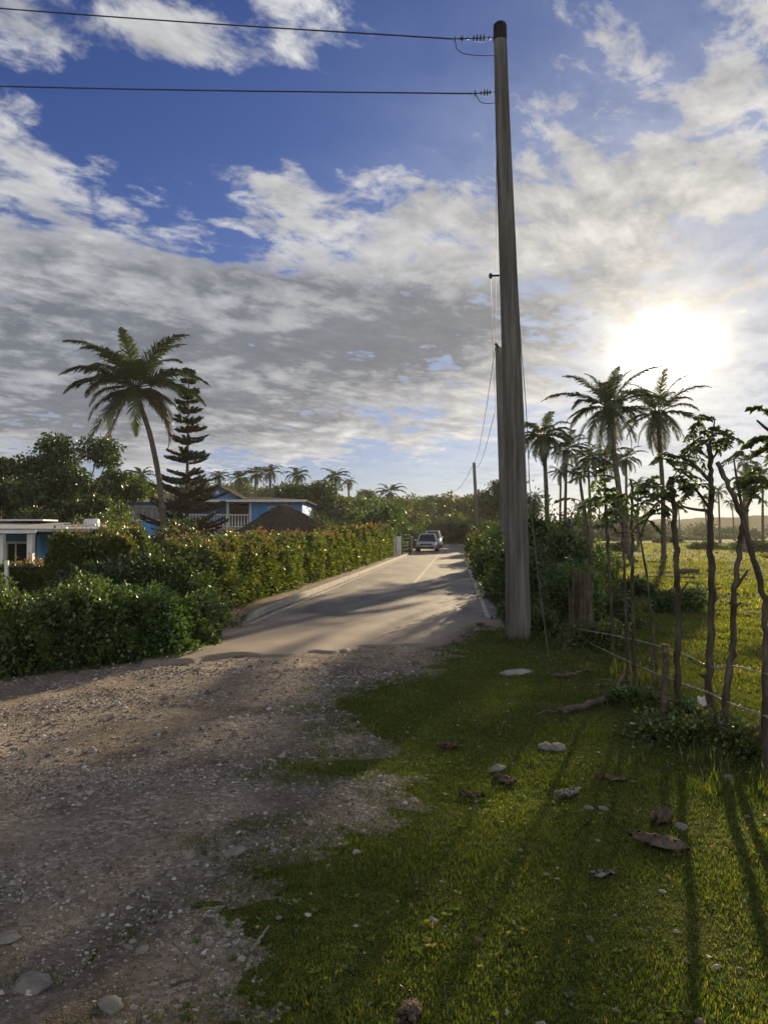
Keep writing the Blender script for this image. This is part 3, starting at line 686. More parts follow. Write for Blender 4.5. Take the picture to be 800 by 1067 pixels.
def frond_mesh(az, el, L, seed, nleaf=46, ll=0.24, lw=0.035, droop=1.0, twist=0.0, bent=True):
    """one palm leaf: arched rib with leaflets both sides"""
    r = np.random.default_rng(seed); m = 14
    h = np.array([math.cos(az), math.sin(az), 0]); up = np.array([0, 0, 1.0])
    pts = [np.zeros(3)]; e = el; st = L / (m - 1)
    side_drift = r.normal() * 0.12
    for k in range(m - 1):
        e -= droop * (0.045 + 0.17 * (k / m)) * (0.62 + 0.38 * max(math.cos(e), 0.0))
        hh = h + np.array([-h[1], h[0], 0]) * side_drift * k / m
        pts.append(pts[-1] + (hh * math.cos(e) + up * math.sin(e)) * st)
    pts = np.array(pts); Vr, Fr = tube(pts, np.linspace(0.032, 0.006, m) * L / 3.6, 4)
    t = np.linspace(0.13, 0.995, nleaf); t = t + r.normal(size=nleaf) * 0.004; t = np.clip(t, 0, 0.999)
    idx = t * (m - 1); i0 = idx.astype(int); fr = idx - i0
    C = pts[i0] + (pts[np.minimum(i0 + 1, m - 1)] - pts[i0]) * fr[:, None]
    T = unit(np.gradient(pts, axis=0))[i0]
    S = unit(np.cross(T, up)); N = np.cross(S, T)
    Vs = []; Fs = []; off = len(Vr)
    prof = np.sin(np.clip((t - 0.05) * 1.05, 0, 1) ** 0.6 * math.pi) ** 0.6 * (1 - 0.35 * t)
    for sgn in (-1, 1):
        A = unit(S * sgn * 0.9 + T * (0.75 + 0.6 * t[:, None]) + N * (0.15 + r.normal(size=(nleaf, 1)) * 0.12))
        LL = L * ll * prof * (0.85 + 0.3 * r.random(nleaf)) + 0.05
        w = lw * L / 3.6 * (0.8 + .4 * r.random(nleaf))
        d1 = LL * 0.08 * droop * (0.6 + .8 * r.random(nleaf)); d2 = LL * 0.42 * droop * (0.4 + .9 * r.random(nleaf))
        LL = LL * np.where(r.random(nleaf) < .12, .35, 1.0)
        m1 = C + A * (LL * .5)[:, None]; m1[:, 2] -= d1
        tp = C + A * (LL * .9)[:, None]; tp[:, 2] -= d2
        W = T * w[:, None]
        V = np.stack([C - W * .5, C + W * .5, m1 + W * .5, tp, m1 - W * .5], 1).reshape(-1, 3)
        Vs.append(V); Fs.append(np.arange(nleaf * 5).reshape(nleaf, 5) + off); off += len(V)
    return np.vstack([Vr] + Vs), Fr, np.vstack(Fs)

def palm(name, label, base, trunk_pts, L, n=24, r0=0.2, r1=0.12, seed=0, separate=False, nuts=0, dry=3, group=None, nleaf=46, lw=0.05, cat='palm tree', elmax=1.35, elmin=-0.75, droop=1.0, ll=0.30, extra=()):
    """trunk_pts are world points from foot to head"""
    r = np.random.default_rng(seed + 300); base = np.asarray(base, float)
    t = thing(name, label, cat, base, group=group)
    c = curve(np.asarray(trunk_pts) - base, 7); m = len(c)
    rad = np.linspace(r0, r1, m); rad[0] *= 1.7; rad[1] *= 1.3; rad = rad * (1 + 0.04 * np.sin(np.arange(m) * 2.4))
    b = MB(); b.tube(c, rad, 9, wob=0.03, seed=seed); b.build('trunk', BARK_PALM, t, True)
    head = c[-1]
    Vs = []; Fs = []; off = 0
    for k in range(n):
        f = (k + 0.5) / n
        el = elmax + (elmin - elmax) * f ** 1.15 + r.normal() * 0.10
        az = k * 2.39996 + r.normal() * 0.15
        Lk = L * (0.82 + 0.25 * r.random()) * (0.8 + 0.2 * math.sin(math.pi * min(1, f * 1.4 + .1)))
        isdry = k >= n - dry
        V, Fa, Fb = frond_mesh(az, el, Lk, seed * 97 + k, nleaf, ll, lw, droop * (1.0 if not isdry else 1.3))
        V = V + head + np.array([math.cos(az), math.sin(az), 0]) * r1 * .6
        if separate: obj('frond', V, [Fa, Fb], LEAF_PALM_DRY if isdry else LEAF_PALM, t)
        else: Vs.append(V); Fs += [(Fa + off), (Fb + off)]; off += len(V)
    for q, (az, el, Lk) in enumerate(extra):
        V, Fa, Fb = frond_mesh(az, el, Lk, seed * 97 + 900 + q, nleaf, ll * .9, lw, .5)
        obj('frond', V + head, [Fa, Fb], LEAF_PALM_DRY if q == 0 else LEAF_PALM, t)
    if not separate:
        obj('crown', np.vstack(Vs), Fs, LEAF_PALM, t)
    for k in range(nuts):
        a = r.random() * 6.28; rr = 0.18 + 0.16 * r.random()
        q = head + np.array([math.cos(a) * rr, math.sin(a) * rr, -0.12 - 0.32 * r.random()])
        V, Fq = tube([q + (0, 0, .14), q + (0, 0, .10), q, q + (0, 0, -.09), q + (0, 0, -.12)], [0.02, .08, .105, .07, .01], 8)
        obj('coconut', V, Fq, HUSK, t, True)
    return t

# ------------------------------------------------------------------ hedge, left
def hedge(name, label, path, width, height_fn, n, leafmat, leaf_near, leaf_far, flowers=0, seed=0):
    path = np.array(path, float); seg = np.linalg.norm(np.diff(path, axis=0), axis=1); cum = np.concatenate([[0], np.cumsum(seg)]); tot = cum[-1]
    base = np.array([path[0][0], path[0][1], 0.0]); t = thing(name, label, 'hedge', base)
    def frame(s):
        i = np.clip(np.searchsorted(cum, s, side='right') - 1, 0, len(seg) - 1); f = (s - cum[i]) / seg[i]
        p = path[i] + (path[i + 1] - path[i]) * f[:, None]; d = unit(path[i + 1] - path[i]); return p, d
    def shape(s, a, k):
        # a: 0..1 round the section from foot one side over the top to the other foot
        p, d = frame(s); nrm = np.stack([-d[:, 1], d[:, 0]], 1)
        hh = height_fn(s) ; th = a * math.pi
        cx = np.sign(np.cos(th)) * np.abs(np.cos(th)) ** 0.35 * width / 2; cz = np.sin(th) ** 0.5 * hh
        q = np.stack([p[:, 0] * 0.5, p[:, 1] * 0.5, cz], 1)
        lump = 1 + 0.17 * sn(np.stack([s, a * 4], 1), 1.0, seed, 3) + .06 * sn(np.stack([s, a * 4], 1), 4.0, seed + 1, 2)
        x = p + nrm * (cx * k * lump)[:, None]
        endf = np.minimum(smooth(-0.25, 0.25, s), smooth(-.25, .25, tot - s))
        return np.column_stack([x, np.maximum(cz * (1 - (1 - k) * .35) * lump * (0.75 + 0.25 * endf) - .02, 0.02)]), nrm, th
    # spacing: denser near the camera
    s = rng.random(n * 2) * tot; p, _ = frame(s); dist = np.hypot(p[:, 0], p[:, 1]); w = np.clip((13.0 / dist) ** 1.3, 0.1, 1)
    s = s[rng.random(len(s)) < w * 0.9]; m = len(s)
    a = rng.random(m); k = 1 - 0.3 * rng.random(m) ** 1.5
    # closed ends
    P, nrm, th = shape(s, a, k)
    out = np.column_stack([nrm * np.cos(th)[:, None], np.sin(th)])
    dist = np.hypot(P[:, 0], P[:, 1]); L = (leaf_near + (leaf_far - leaf_near) * smooth(10, 40, dist)) * (0.6 + 0.8 * rng.random(m))
    A = out + rng.normal(size=(m, 3)) * 0.7 + np.array([0, 0, 0.3])
    P = P + rng.normal(size=P.shape) * 0.035
    shoot = (rng.random(m) < .05) & (sn(P[:, :2], 3.0, seed + 8) > .1); P[shoot, 2] += rng.random(shoot.sum()) ** 1.5 * .22
    V, Fq = leaf_quads(P - base, A, L, L * 0.5, 0.15); obj('foliage', V, Fq, leafmat, t)
    # solid inner mass, added to block light through the hedge leaves
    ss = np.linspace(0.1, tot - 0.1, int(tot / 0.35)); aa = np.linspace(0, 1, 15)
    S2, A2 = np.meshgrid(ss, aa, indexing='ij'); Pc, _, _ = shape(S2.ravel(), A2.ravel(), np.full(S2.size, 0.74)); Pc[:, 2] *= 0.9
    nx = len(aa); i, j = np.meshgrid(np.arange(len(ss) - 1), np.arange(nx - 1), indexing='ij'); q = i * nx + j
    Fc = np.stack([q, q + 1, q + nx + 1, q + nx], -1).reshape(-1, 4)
    obj('light_block_core', Pc - base, [Fc, np.arange(nx)[None, ::-1].copy(), (np.arange(nx) + (len(ss) - 1) * nx)[None, :]], FOLCORE, t)
    if flowers:
        s = rng.random(flowers * 2) * tot; p, _ = frame(s); dist = np.hypot(p[:, 0], p[:, 1]); s = s[rng.random(len(s)) < np.clip((13.0 / dist) ** 1.1, .12, 1)]; m = len(s)
        a = np.clip(0.5 + rng.normal(size=m) * 0.22, 0.05, 0.95); P, nrm, th = shape(s, a, np.full(m, 1.0))
        P = P + rng.normal(size=P.shape) * 0.03; P[:, 2] += rng.random(m) ** 3 * 0.22
        patch = sn(P[:, :2], 1.1, seed + 5, 3); kk = patch > -0.25; P = P[kk]; m = len(P)
        A = rng.normal(size=(m, 3)) * 0.7 + np.array([0, 0, 0.9]); L = (leaf_near + (leaf_far - leaf_near) * smooth(10, 40, np.hypot(P[:, 0], P[:, 1]))) * (0.7 + .7 * rng.random(m))
        V, Fq = leaf_quads(P - base, A, L, L * 0.45, 0.1); obj('flowering_top', V, Fq, LEAF_RED, t)
    return t

hl = lambda y: float(road_l(y)) - 1.15
hedge('flowering_hedge', 'long clipped green hedge with reddish leaf tips along the left kerb', [(hl(y) + 0.03, y) for y in (12.9, 19.2, 24.9, 33, 41, 46)], 1.15,
      lambda s: 1.33 + 0.42 * smooth(7, 30, s) + 0.04 * np.sin(s * 1.9), 210000, LEAF_HEDGE, 0.055, 0.15, 6000, 3)
hedge('flowering_hedge', 'hedge arm with reddish tips running left from the road corner behind the rounded shrubs', [(-4.3, 13.1), (-5.75, 13.2)], 1.1,
      lambda s: 1.42 - 0.10 * smooth(0.5, 2.2, s), 42000, LEAF_HEDGE, 0.06, 0.12, 700, 5)
hedge('garden_hedge', 'low sunlit garden hedge in front of the white roofed bungalow', [(-6.3, 15.4), (-12.5, 16.6)], 0.9,
      lambda s: 1.25 + 0.05 * np.sin(s * 2.2), 60000, LEAF_HEDGE, 0.06, 0.12, 3500, 9).location.z = -0.42

G_SH = 'rounded shrubs at the gravel edge'
for (px, py, rx, ry, h, n, lab) in [
    (-25, 706, 0.95, 0.9, 0.92, 15000, 'dark rounded shrub cut off by the left picture edge at the gravel'),
    (52, 698, 0.80, 0.8, 0.86, 14000, 'dark green rounded shrub second from the left picture edge at the gravel'),
    (122, 692, 0.78, 0.75, 0.90, 14000, 'bushy rounded shrub in the middle of the row at the gravel edge'),
    (172, 682, 0.62, 0.7, 0.72, 10000, 'smallest rounded shrub at the right end of the row by the road')]:
    g = onground(px, py); shrub('rounded_shrub', lab, 'shrub', (g[0], g[1] + ry * 0.8, 0), rx, ry, h, n, 0.055, LEAF_MID, int(px) + 60, 0.32, G_SH, 0.78)
g = at(95, 620, 11.6); shrub('leafy_shrub', 'darker taller shrub behind the rounded shrubs and before the hedge arm', 'shrub', (g[0], 11.9, 0), 1.15, 0.8, 1.0, 12000, 0.06, LEAF_DARK, 401, 0.25, None, 0.82)
g = at(155, 620, 11.8); shrub('leafy_shrub', 'dark shrub filling the corner beside the near end of the long hedge', 'shrub', (g[0], 12.1, 0), 1.2, 0.7, 1.22, 11000, 0.06, LEAF_DARK, 411, 0.25, None, 0.82)
g = at(118, 560, 14.4); shrub('pale_green_shrub', 'pale yellow green shrub rising above the hedge beside the bungalow roof', 'shrub', (g[0], 14.5, 0), 0.55, 0.5, 1.62, 5000, 0.08, LEAF_YEL, 421, 0.3, None, 0.6)

# garden rail and post at far left
b = MB(); p0 = at(-40, 592, 14.9); p1 = at(72, 591, 14.9)
t = thing('garden_rail', 'thin dark garden rail with a white post in front of the low sunlit hedge', 'fence', (p0[0], 14.9, tz(p0[0], 14.9)))
zb = float(tz(p0[0], 14.9))
MB().tube([(0, 0, p0[2] - zb), (p1[0] - p0[0], 0, p1[2] - zb)], 0.02, 6).build('rail', METAL_DARK, t)
px_ = at(8, 600, 14.9)[0] - p0[0]
MB().box((px_, -0.03, (p0[2] - zb) / 2), (0.07, 0.05, p0[2] - zb + .3)).build('post', WHITE, t)
MB().box((p1[0] - p0[0] - .04, 0, (p0[2] - zb) / 2), (0.05, 0.05, p0[2] - zb + .3)).build('post', METAL_DARK, t)

# ------------------------------------------------------------------ houses
def window(parent, c, w, h, face=(0, -1), frame=WHITE, pane=GLASS, name='window', bars=1, fw=0.07):
    """c centre on the wall plane, facing -Y"""
    b = MB(); x, y, z = c
    b.box((x - w / 2, y - 0.02, z), (fw, 0.09, h + fw)); b.box((x + w / 2, y - 0.02, z), (fw, 0.09, h + fw))
    b.box((x, y - 0.02, z + h / 2), (w - fw, 0.085, fw)); b.box((x, y - 0.035, z - h / 2), (w - fw, 0.12, fw))
    for k in range(bars): b.box((x - w / 2 + w * (k + 1) / (bars + 1), y - 0.015, z), (0.035, 0.05, h - fw))
    wo = b.build('window', frame, parent, bevel=0.004)
    MB().box((x, y + 0.005, z), (w - fw, 0.03, h - fw)).build('pane', pane, wo)
    return wo

def bungalow():
    D = 21.0; pL = at(-40, 552, D); pR = at(118, 553, D); zb = -0.95
    x0 = pL[0] - 3; x1 = at(60, 560, D)[0]; xr = pR[0]
    t = thing('bungalow', 'low blue walled bungalow with a flat white edged roof at the left picture edge', 'house', ((x0 + x1) / 2, D, zb)); ox, oy, oz = t.location
    def L(x, y, z): return (x - ox, y - oy, z - oz)
    ze = at(0, 553.5, D)[2]
    # wall set back under a veranda
    b = MB(); b.box(L((x0 + xr) / 2 - 0.9, D + 3.4, (zb + ze) / 2 - .05), (xr - x0 - 2.2, 4.2, ze - zb - .1)); b.build('wall', BLUE2, t)
    # roof: shallow mono slab with pale front edge, rising towards the back
    yb = D + 6.2; zt = at(0, 545.5, yb)[2]
    xk = at(112, 550, yb)[0]; V = [L(x0, D - 0.4, ze), L(xr - .1, D - 0.1, ze - 0.02), L(xk, yb, zt - 0.1), L(x0, yb, zt), L(x0, D - .4, ze + .09), L(xr - .1, D - .1, ze + .07), L(xk, yb, zt), L(x0, yb, zt + .1)]
    obj('roof', V, [(0, 3, 2, 1), (4, 5, 6, 7), (0, 1, 5, 4), (1, 2, 6, 5), (2, 3, 7, 6), (3, 0, 4, 7)], ROOFW, t)
    xe = at(46, 555, D)[0]
    MB().box(L((x0 + xe) / 2, D - 0.46, ze - .02), (xe - x0, 0.06, 0.09)).build('fascia', WHITE, t, bevel=.005)
    MB().box(L((x0 + at(66, 548, yb)[0]) / 2, yb - 1.0, zt + 0.10), (at(66, 548, yb)[0] - x0, 1.2, 0.05)).build('roof_ridge', WHITE, t)
    for px in (7, 37, -34): MB().box(L(at(px, 560, D)[0], D - 0.25, (zb + ze) / 2 - .03), (0.16, 0.16, ze - zb - .12)).build('pillar', WHITE, t, bevel=.008)
    for px in (-8, 17): window(t, L(at(px, 560, D + 1.25)[0], D + 1.27, 0.75), 0.9, 1.1, pane=DARKIN)
    c = MB()
    for px in (20, 25, 30): c.tube([L(at(px, 560, D)[0], D + 0.6, -0.4), L(at(px, 560, D)[0] + .03, D + .6, ze - .15)], 0.06, 7)
    c.build('curtain', CURTAIN, t)
    x = at(48, 565, D + 1.25)[0]
    MB().box(L(x, D + 1.25, 0.2), (0.75, 0.05, 1.9)).build('door', BLUE, t)
    return ze, D
bungalow()
p = at(96, 547, 23.5)
t = thing('water_tank', 'small white water tank lying on the bungalow roof', 'water tank', (p[0], 23.5, p[2] - 0.27))
MB().tube([(-.22, 0, .3), (-.2, 0, .3), (.2, 0, .3), (.22, 0, .3)], [.10, .17, .17, .10], 14).build('tank', WHITE, t, True)
MB().box((0, 0, .05), (0.24, .2, .12)).build('cradle', CONCRETE, t)

def blue_house():
    D = 50.0; zb = -0.95
    xl = at(131, 540, D)[0]; xr = at(315, 540, D)[0]; ze = at(200, 523, D)[2]; zf = at(200, 550, D)[2]
    t = thing('two_storey_house', 'bright blue two storey house with a white balustrade behind the hedge', 'house', ((xl + xr) / 2, D, zb)); ox, oy, oz = t.location
    def L(x, y, z): return (x - ox, y - oy, z - oz)
    X = lambda px, d=D: at(px, 540, d)[0]
    # ground floor and upper floor; recessed balcony in the middle
    b = MB(); b.box(L((xl + xr) / 2, D + 4, (zb + zf) / 2), (xr - xl, 8, zf - zb)); b.build('ground_floor_wall', BLUE, t)
    b = MB(); xa, xb_ = X(193), X(262)
    b.box(L((xl + xa) / 2, D + 4, (zf + ze) / 2 + .002), (xa - xl, 7.99, ze - zf)); b.box(L((xb_ + xr) / 2, D + 4, (zf + ze) / 2 + .002), (xr - xb_, 7.99, ze - zf))
    b.box(L((xa + xb_) / 2, D + 5.0, (zf + ze) / 2 + .002), (xb_ - xa - .01, 5.9, ze - zf)); b.build('upper_wall', BLUE, t)
    # roof with overhang and pale eaves, low hip
    x0, x1 = X(120), X(320); y0, y1 = D - 0.7, D + 8.7; h = 0.55
    V = [L(x0, y0, ze), L(x1, y0, ze), L(x1, y1, ze), L(x0, y1, ze), L(x0, y0, ze + .12), L(x1, y0, ze + .12), L(x1, y1, ze + .12), L(x0, y1, ze + .12), L(x0 + 4, D + 4, ze + h), L(x1 - 4, D + 4, ze + h)]
    obj('roof', V, [(0, 3, 2, 1), (0, 1, 5, 4), (1, 2, 6, 5), (2, 3, 7, 6), (3, 0, 4, 7), (4, 5, 9, 8), (5, 6, 9), (6, 7, 8, 9), (7, 4, 8)], ROOFT, t)
    MB().box(L((x0 + x1) / 2, y0 - .03, ze + .05), (x1 - x0, .05, .16)).build('fascia', WHITE, t)
    # gable
    ga, gb, gm = X(203), X(254), X(228); zt = at(228, 507, D)[2]
    V = [L(ga, D - .4, ze + .13), L(gb, D - .4, ze + .13), L(gm, D - .4, zt), L(ga, D + 3.5, ze + .13), L(gb, D + 3.5, ze + .13), L(gm, D + 3.5, zt)]
    obj('gable', V, [(0, 1, 2), (3, 5, 4), (0, 3, 4, 1), (0, 2, 5, 3), (1, 4, 5, 2)], BLUE2, t)
    b = MB()
    for (xe, sg) in ((ga, 1), (gb, -1)):
        an = math.atan2(zt - ze - .13, abs(gm - xe)); ln = math.hypot(zt - ze - .13, gm - xe)
        b.box(L((xe + gm) / 2, D + 1.5, (ze + .13 + zt) / 2 + .05), (ln + .15, 4.4, 0.07), tilt=('y', -an * sg))
    b.build('gable_roof', ROOFT, t)
    MB().box(L(gm, D - .43, (ze + zt) / 2 + .1), (.22, .05, .22)).build('vent', WHITE, t)
    # windows and doors
    z2 = (zf + ze) / 2 + .1
    window(t, L(X(154), D - .0, z2), 1.9, 0.95, bars=2, pane=GLASS); window(t, L(X(178), D, z2), 0.8, .95, bars=0)
    window(t, L(X(293), D, z2 + .2), 1.6, .5, pane=BLUE2, bars=0)
    MB().box(L(X(249, D + 2), D + 2.0, (zf + ze) / 2), (1.2, .08, ze - zf - .2)).build('door', BROWN, t)
    for px in (270, 285): MB().box(L(X(px), D - .03, z2), (.07, .05, ze - zf - .1)).build('shutter_strip', BLUE2, t)
    # balcony
    b = MB(); zr = at(200, 536.5, D)[2]
    b.box(L((xa + xb_) / 2, D - .3, zr), (xb_ - xa, .09, .07)); b.box(L((xa + xb_) / 2, D - .3, zf + .08), (xb_ - xa, .09, .06))
    n = 22
    for k in range(n + 1):
        x = xa + (xb_ - xa) * k / n
        b.tube([L(x, D - .3, zf + .1), L(x, D - .3, zf + .25), L(x, D - .3, zr - .3), L(x, D - .3, zr - .03)], [.03, .055, .03, .03], 6)
    b.build('balustrade', WHITE, t)
    MB().box(L((xa + xb_) / 2, D + .3, zf - .06), (xb_ - xa + .2, 1.6, .14)).build('balcony_slab', CONCRETE, t)
    for px in (193.5, 238, 261.5): MB().box(L(X(px), D - .18, (zf + ze) / 2), (.14, .14, ze - zf - .02)).build('pillar', WHITE, t)
blue_house()

def palapa():
    D = 38.0; apex = at(297, 525, D); zb = float(tz(apex[0], D)); r = 2.75; ze = at(297, 562, D - r * .0)[2]
    t = thing('thatched_hut', 'dark conical palm thatched hut roof in front of the blue house', 'hut', (apex[0] - .05, D, zb))
    n = 48; rings = 16; V = []; rr = np.random.default_rng(3)
    for i in range(rings + 1):
        f = i / rings; rad = 0.06 + r * f ** 0.92; z = (apex[2] - zb) - (apex[2] - ze) * f ** 1.02
        for j in range(n):
            a = 6.2832 * j / n; k = 1 + rr.normal() * 0.012; st = 0.045 * ((i % 3) == 0)
            V.append((math.cos(a) * rad * k, math.sin(a) * rad * k * .9, z + rr.normal() * .02 - st))
    V = np.array(V); i, j = np.meshgrid(np.arange(rings), np.arange(n), indexing='ij'); j2 = (j + 1) % n
    Fq = np.stack([i * n + j, (i + 1) * n + j, (i + 1) * n + j2, i * n + j2], -1).reshape(-1, 4)
    obj('thatched_roof', V, [Fq, np.arange(n)[None, :]], THATCH, t)
    # loose thatch ends
    m = 2600; a = rng.random(m) * 6.28; f = rng.random(m) ** .6; rad = .06 + r * f ** .92; z = (apex[2] - zb) - (apex[2] - ze) * f ** 1.02 + .02
    P = np.stack([np.cos(a) * rad, np.sin(a) * rad * .9, z], 1); A = np.stack([np.cos(a), np.sin(a), np.full(m, -.55)], 1) + rng.normal(size=(m, 3)) * .15
    V, Fq = leaf_quads(P, A, .35, .05); obj('thatch_fringe', V, Fq, THATCH, t)
    for k in range(6):
        a = k * 1.047 + .3; MB().tube([(math.cos(a) * 2.1, math.sin(a) * 1.9, 0), (math.cos(a) * 2.1, math.sin(a) * 1.9, ze - zb + .2)], .07, 8).build('post', BARK, t)
palapa()

# gate pillars and wire gate, left of the road
def pillar(px, w, label, D=46.0, ptop=560.5):
    x = at(px, 570, D)[0]; h = at(px, ptop, D)[2]
    t = thing('gate_pillar', label, 'gate pillar', (x, D, 0), group='pale gate pillars at the end of the hedge')
    MB().box((0, 0, h / 2), (w, w, h)).build('shaft', CONCRETE if w < .3 else WHITE, t, bevel=.015); MB().box((0, 0, h + .03), (w + .07, w + .07, .06)).build('cap', WHITE, t, bevel=.01)
pillar(409.5, 0.34, 'wider pale gate pillar at the far end of the long hedge', 45.2); pillar(415.5, 0.30, 'narrower white gate pillar just right of the wider one', 46.6, 560)
pillar(429, 0.12, 'thin grey gate post beside the parked silver car', 52, 560)
t = thing('wire_gate', 'wire mesh gate between the pillars and the parked silver car', 'gate', (at(419, 570, 47.5)[0], 47.5, 0))
b = MB()
for k in range(6): b.tube([(0, 0, .25 + k * .24), (0.65, 4.3, .25 + k * .24)], .008, 5)

for k in range(5): b.tube([(.1625 * k, 1.075 * k, 0), (.1625 * k, 1.075 * k, 1.55)], .025, 6)
b.build('panel', RUBBER, t)

# ------------------------------------------------------------------ cars
def loft(secs, closed=True):
    V = np.vstack([np.asarray(s) for s in secs]); n = len(secs[0]); m = len(secs)
    Fc = [(i * n + j, i * n + (j + 1) % n, (i + 1) * n + (j + 1) % n, (i + 1) * n + j) for i in range(m - 1) for j in range(n)]
    Fc += [tuple(range(n))[::-1], tuple((m - 1) * n + j for j in range(n))]
    return V, Fc
def sec(y, w, z0, z1, r=.12):
    return [(-w + r, y, z0), (w - r, y, z0), (w, y, z0 + r), (w * 1.0, y, (z0 + z1) / 2 + .05), (w * .97, y, z1 - r), (w * .9 - r * .4, y, z1), (-w * .9 + r * .4, y, z1), (-w * .97, y, z1 - r), (-w, y, (z0 + z1) / 2 + .05), (-w, y, z0 + r)]
def car(name, label, loc, rz, paint, kind):
    t = thing(name, label, 'car', loc, rz)      # nose points to -Y
    tall = kind == 'suv'; zr = 1.72 if tall else 1.45; zbelt = 1.02 if tall else .88; L = 4.5; w = .90 if tall else .86
    S = [sec(0, w * .72, .38, .66), sec(.12, w * .86, .28, .72), (sec(.45, w * .97, .22, zbelt - .16)), sec(1.15, w, .20, zbelt - .04), sec(1.5, w, .2, zbelt), sec(3.6, w, .2, zbelt), sec(4.2, w * .97, .24, zbelt - .02), sec(4.42, w * .9, .32, zbelt - .08), sec(L, w * .75, .42, zbelt - .2)]
    V, Fc = loft(S); o = obj('body', V, Fc, paint, t, True); m = o.modifiers.new('s', 'SUBSURF'); m.levels = 1; m.render_levels = 2
    def cs(y, wb, wt, z0, z1): return [(-wb, y, z0), (wb, y, z0), (wt, y + 0, z1), (-wt, y, z1)]
    rear = 4.3 if tall else 4.0
    gV = [(-w * .88, 1.25, zbelt - .05), (w * .88, 1.25, zbelt - .05), (w * .9, rear, zbelt - .05), (-w * .9, rear, zbelt - .05), (-w * .66, 1.95, zr - .06), (w * .66, 1.95, zr - .06), (w * .68, rear - .45, zr - .06), (-w * .68, rear - .45, zr - .06)]
    obj('glass', gV, [(0, 3, 2, 1), (4, 5, 6, 7), (0, 1, 5, 4), (1, 2, 6, 5), (2, 3, 7, 6), (3, 0, 4, 7)], GLASS, t)
    b = MB(); b.box((0, (1.95 + rear - .45) / 2, zr - .03), (w * 1.36, rear - 2.3, .07)); b.build('roof', paint, t, bevel=.025)
    for i, j in ((0, 4), (1, 5), (2, 6), (3, 7)): MB().tube([gV[i], gV[j]], .045, 6).build('window_pillar', paint, t)
    for sg in (-1, 1): MB().tube([(sg * w * .895, 2.75, zbelt - .05), (sg * w * .68, 2.75, zr - .06)], .035, 6).build('window_pillar', paint, t)
    for sx in (-1, 1):
        for y in (.85, 3.62):
            wh = MB().tube([(sx * (w - .2), y, .33), (sx * (w + .005), y, .33)], [.33, .33], 20).build('wheel', RUBBER, t); MB().tube([(sx * (w - .04), y, .33), (sx * (w + .02), y, .33)], [.2, .18], 14).build('rim', METAL_DARK, wh)
        MB().box((sx * w * .72, .12, .66), (.34, .16, .13), rz=sx * .35).build('headlight', LAMPG, t, bevel=.02)
        MB().box((sx * (w + .09), 1.5, zbelt + .06), (.2, .1, .13)).build('mirror', paint, t, bevel=.02)
    MB().box((0, -.0, .60), (.95, .09, .11)).build('grille', METAL_DARK, t, bevel=.01)
    MB().box((0, .0, .37), (1.25, .1, .12)).build('lower_grille', METAL_DARK, t, bevel=.01)
    MB().box((0, -.055, .47), (.40, .03, .11)).build('number_plate', PLATE, t)
    return t
p = onground(443.5, 576.2); car('parked_car', 'silver car parked facing us at the left roadside near the gate', (p[0], p[1], .07), R(-7), CARPAINT, 'hatch')
p = onground(452.5, 571.8); car('parked_car', 'taller white car parked behind the silver one, mostly hidden by it', (p[0] - .35, p[1] - 1, .07), R(-7), CARPAINT2, 'suv')

# ------------------------------------------------------------------ utility poles
def pole_obj(label, base, top, r0, r1, burnt=True, group='utility poles along the right side of the road'):
    base = np.asarray(base, float); top = np.asarray(top, float)
    t = thing('utility_pole', label, 'utility pole', base, group=group)
    d = top - base; n = 40; f = np.linspace(-.03, 1, n)[:, None]
    c = d * f; c[:, 0] += 0.02 * np.sin(f[:, 0] * 5) ; rad = r0 + (r1 - r0) * f[:, 0]
    cut = int(n * .965) if burnt else n
    MB().tube(c[:cut + (1 if burnt else 0)], rad[:cut + (1 if burnt else 0)], 24, wob=.012, seed=4).build('shaft', POLE, t, True)
    if burnt:
        q = c[cut:]; MB().tube(np.vstack([q, q[-1] + d * .004]), list(rad[cut:] * 1.03) + [rad[-1] * .55], 20, wob=.05, seed=9).build('charred_top', CHAR, t)
    return t, base
pb = onground(540, 669); pt = at(522, 26, pb[1])
pole1, p1b = pole_obj('tall thick weathered utility pole with a charred top, nearest the camera', pb, pt, .185, .095)
def strain(parent, base, a, bpt, discs, nm='insulator'):
    a = np.asarray(a) - base; bpt = np.asarray(bpt) - base; d = bpt - a; u = unit(d)
    b = MB(); b.tube([a, bpt], .008, 6)
    for f, r in discs:
        c = a + d * f; b.tube([c - u * .012, c - u * .004, c + u * .004, c + u * .012], [r * .4, r, r, r * .4], 12)
    b.build(nm, CERAMIC, parent, True)
D1 = pb[1]
strain(pole1, p1b, at(471, 40.5, D1), at(515.5, 39.5, D1), [(.06, .035), (.2, .03), (.24, .042), (.35, .02), (.5, .045), (.58, .055), (.66, .055), (.74, .05), (.86, .03)])
strain(pole1, p1b, at(492.5, 97.5, D1), at(516.5, 96, D1), [(.1, .045), (.35, .03), (.5, .045), (.62, .045), (.75, .03)])
MB().tube([at(509, 287.5, D1 - .1) - p1b, at(520, 287, D1 - .1) - p1b], .016, 8).tube([at(511, 285, D1 - .1) - p1b, at(511, 290, D1 - .1) - p1b], .022, 8).build('bracket', METAL_DARK, pole1)
MB().tube(curve([at(474, 42, D1), at(476, 51, D1), at(484, 56, D1), at(500, 58, D1), at(516, 58, D1)], 5) - p1b, .006, 5).build('jumper_wire', WIRE, pole1)
MB().tube(curve([at(496, 99, D1), at(500, 106, D1), at(508, 108, D1), at(517, 107, D1)], 5) - p1b, .006, 5).build('jumper_wire', WIRE, pole1)
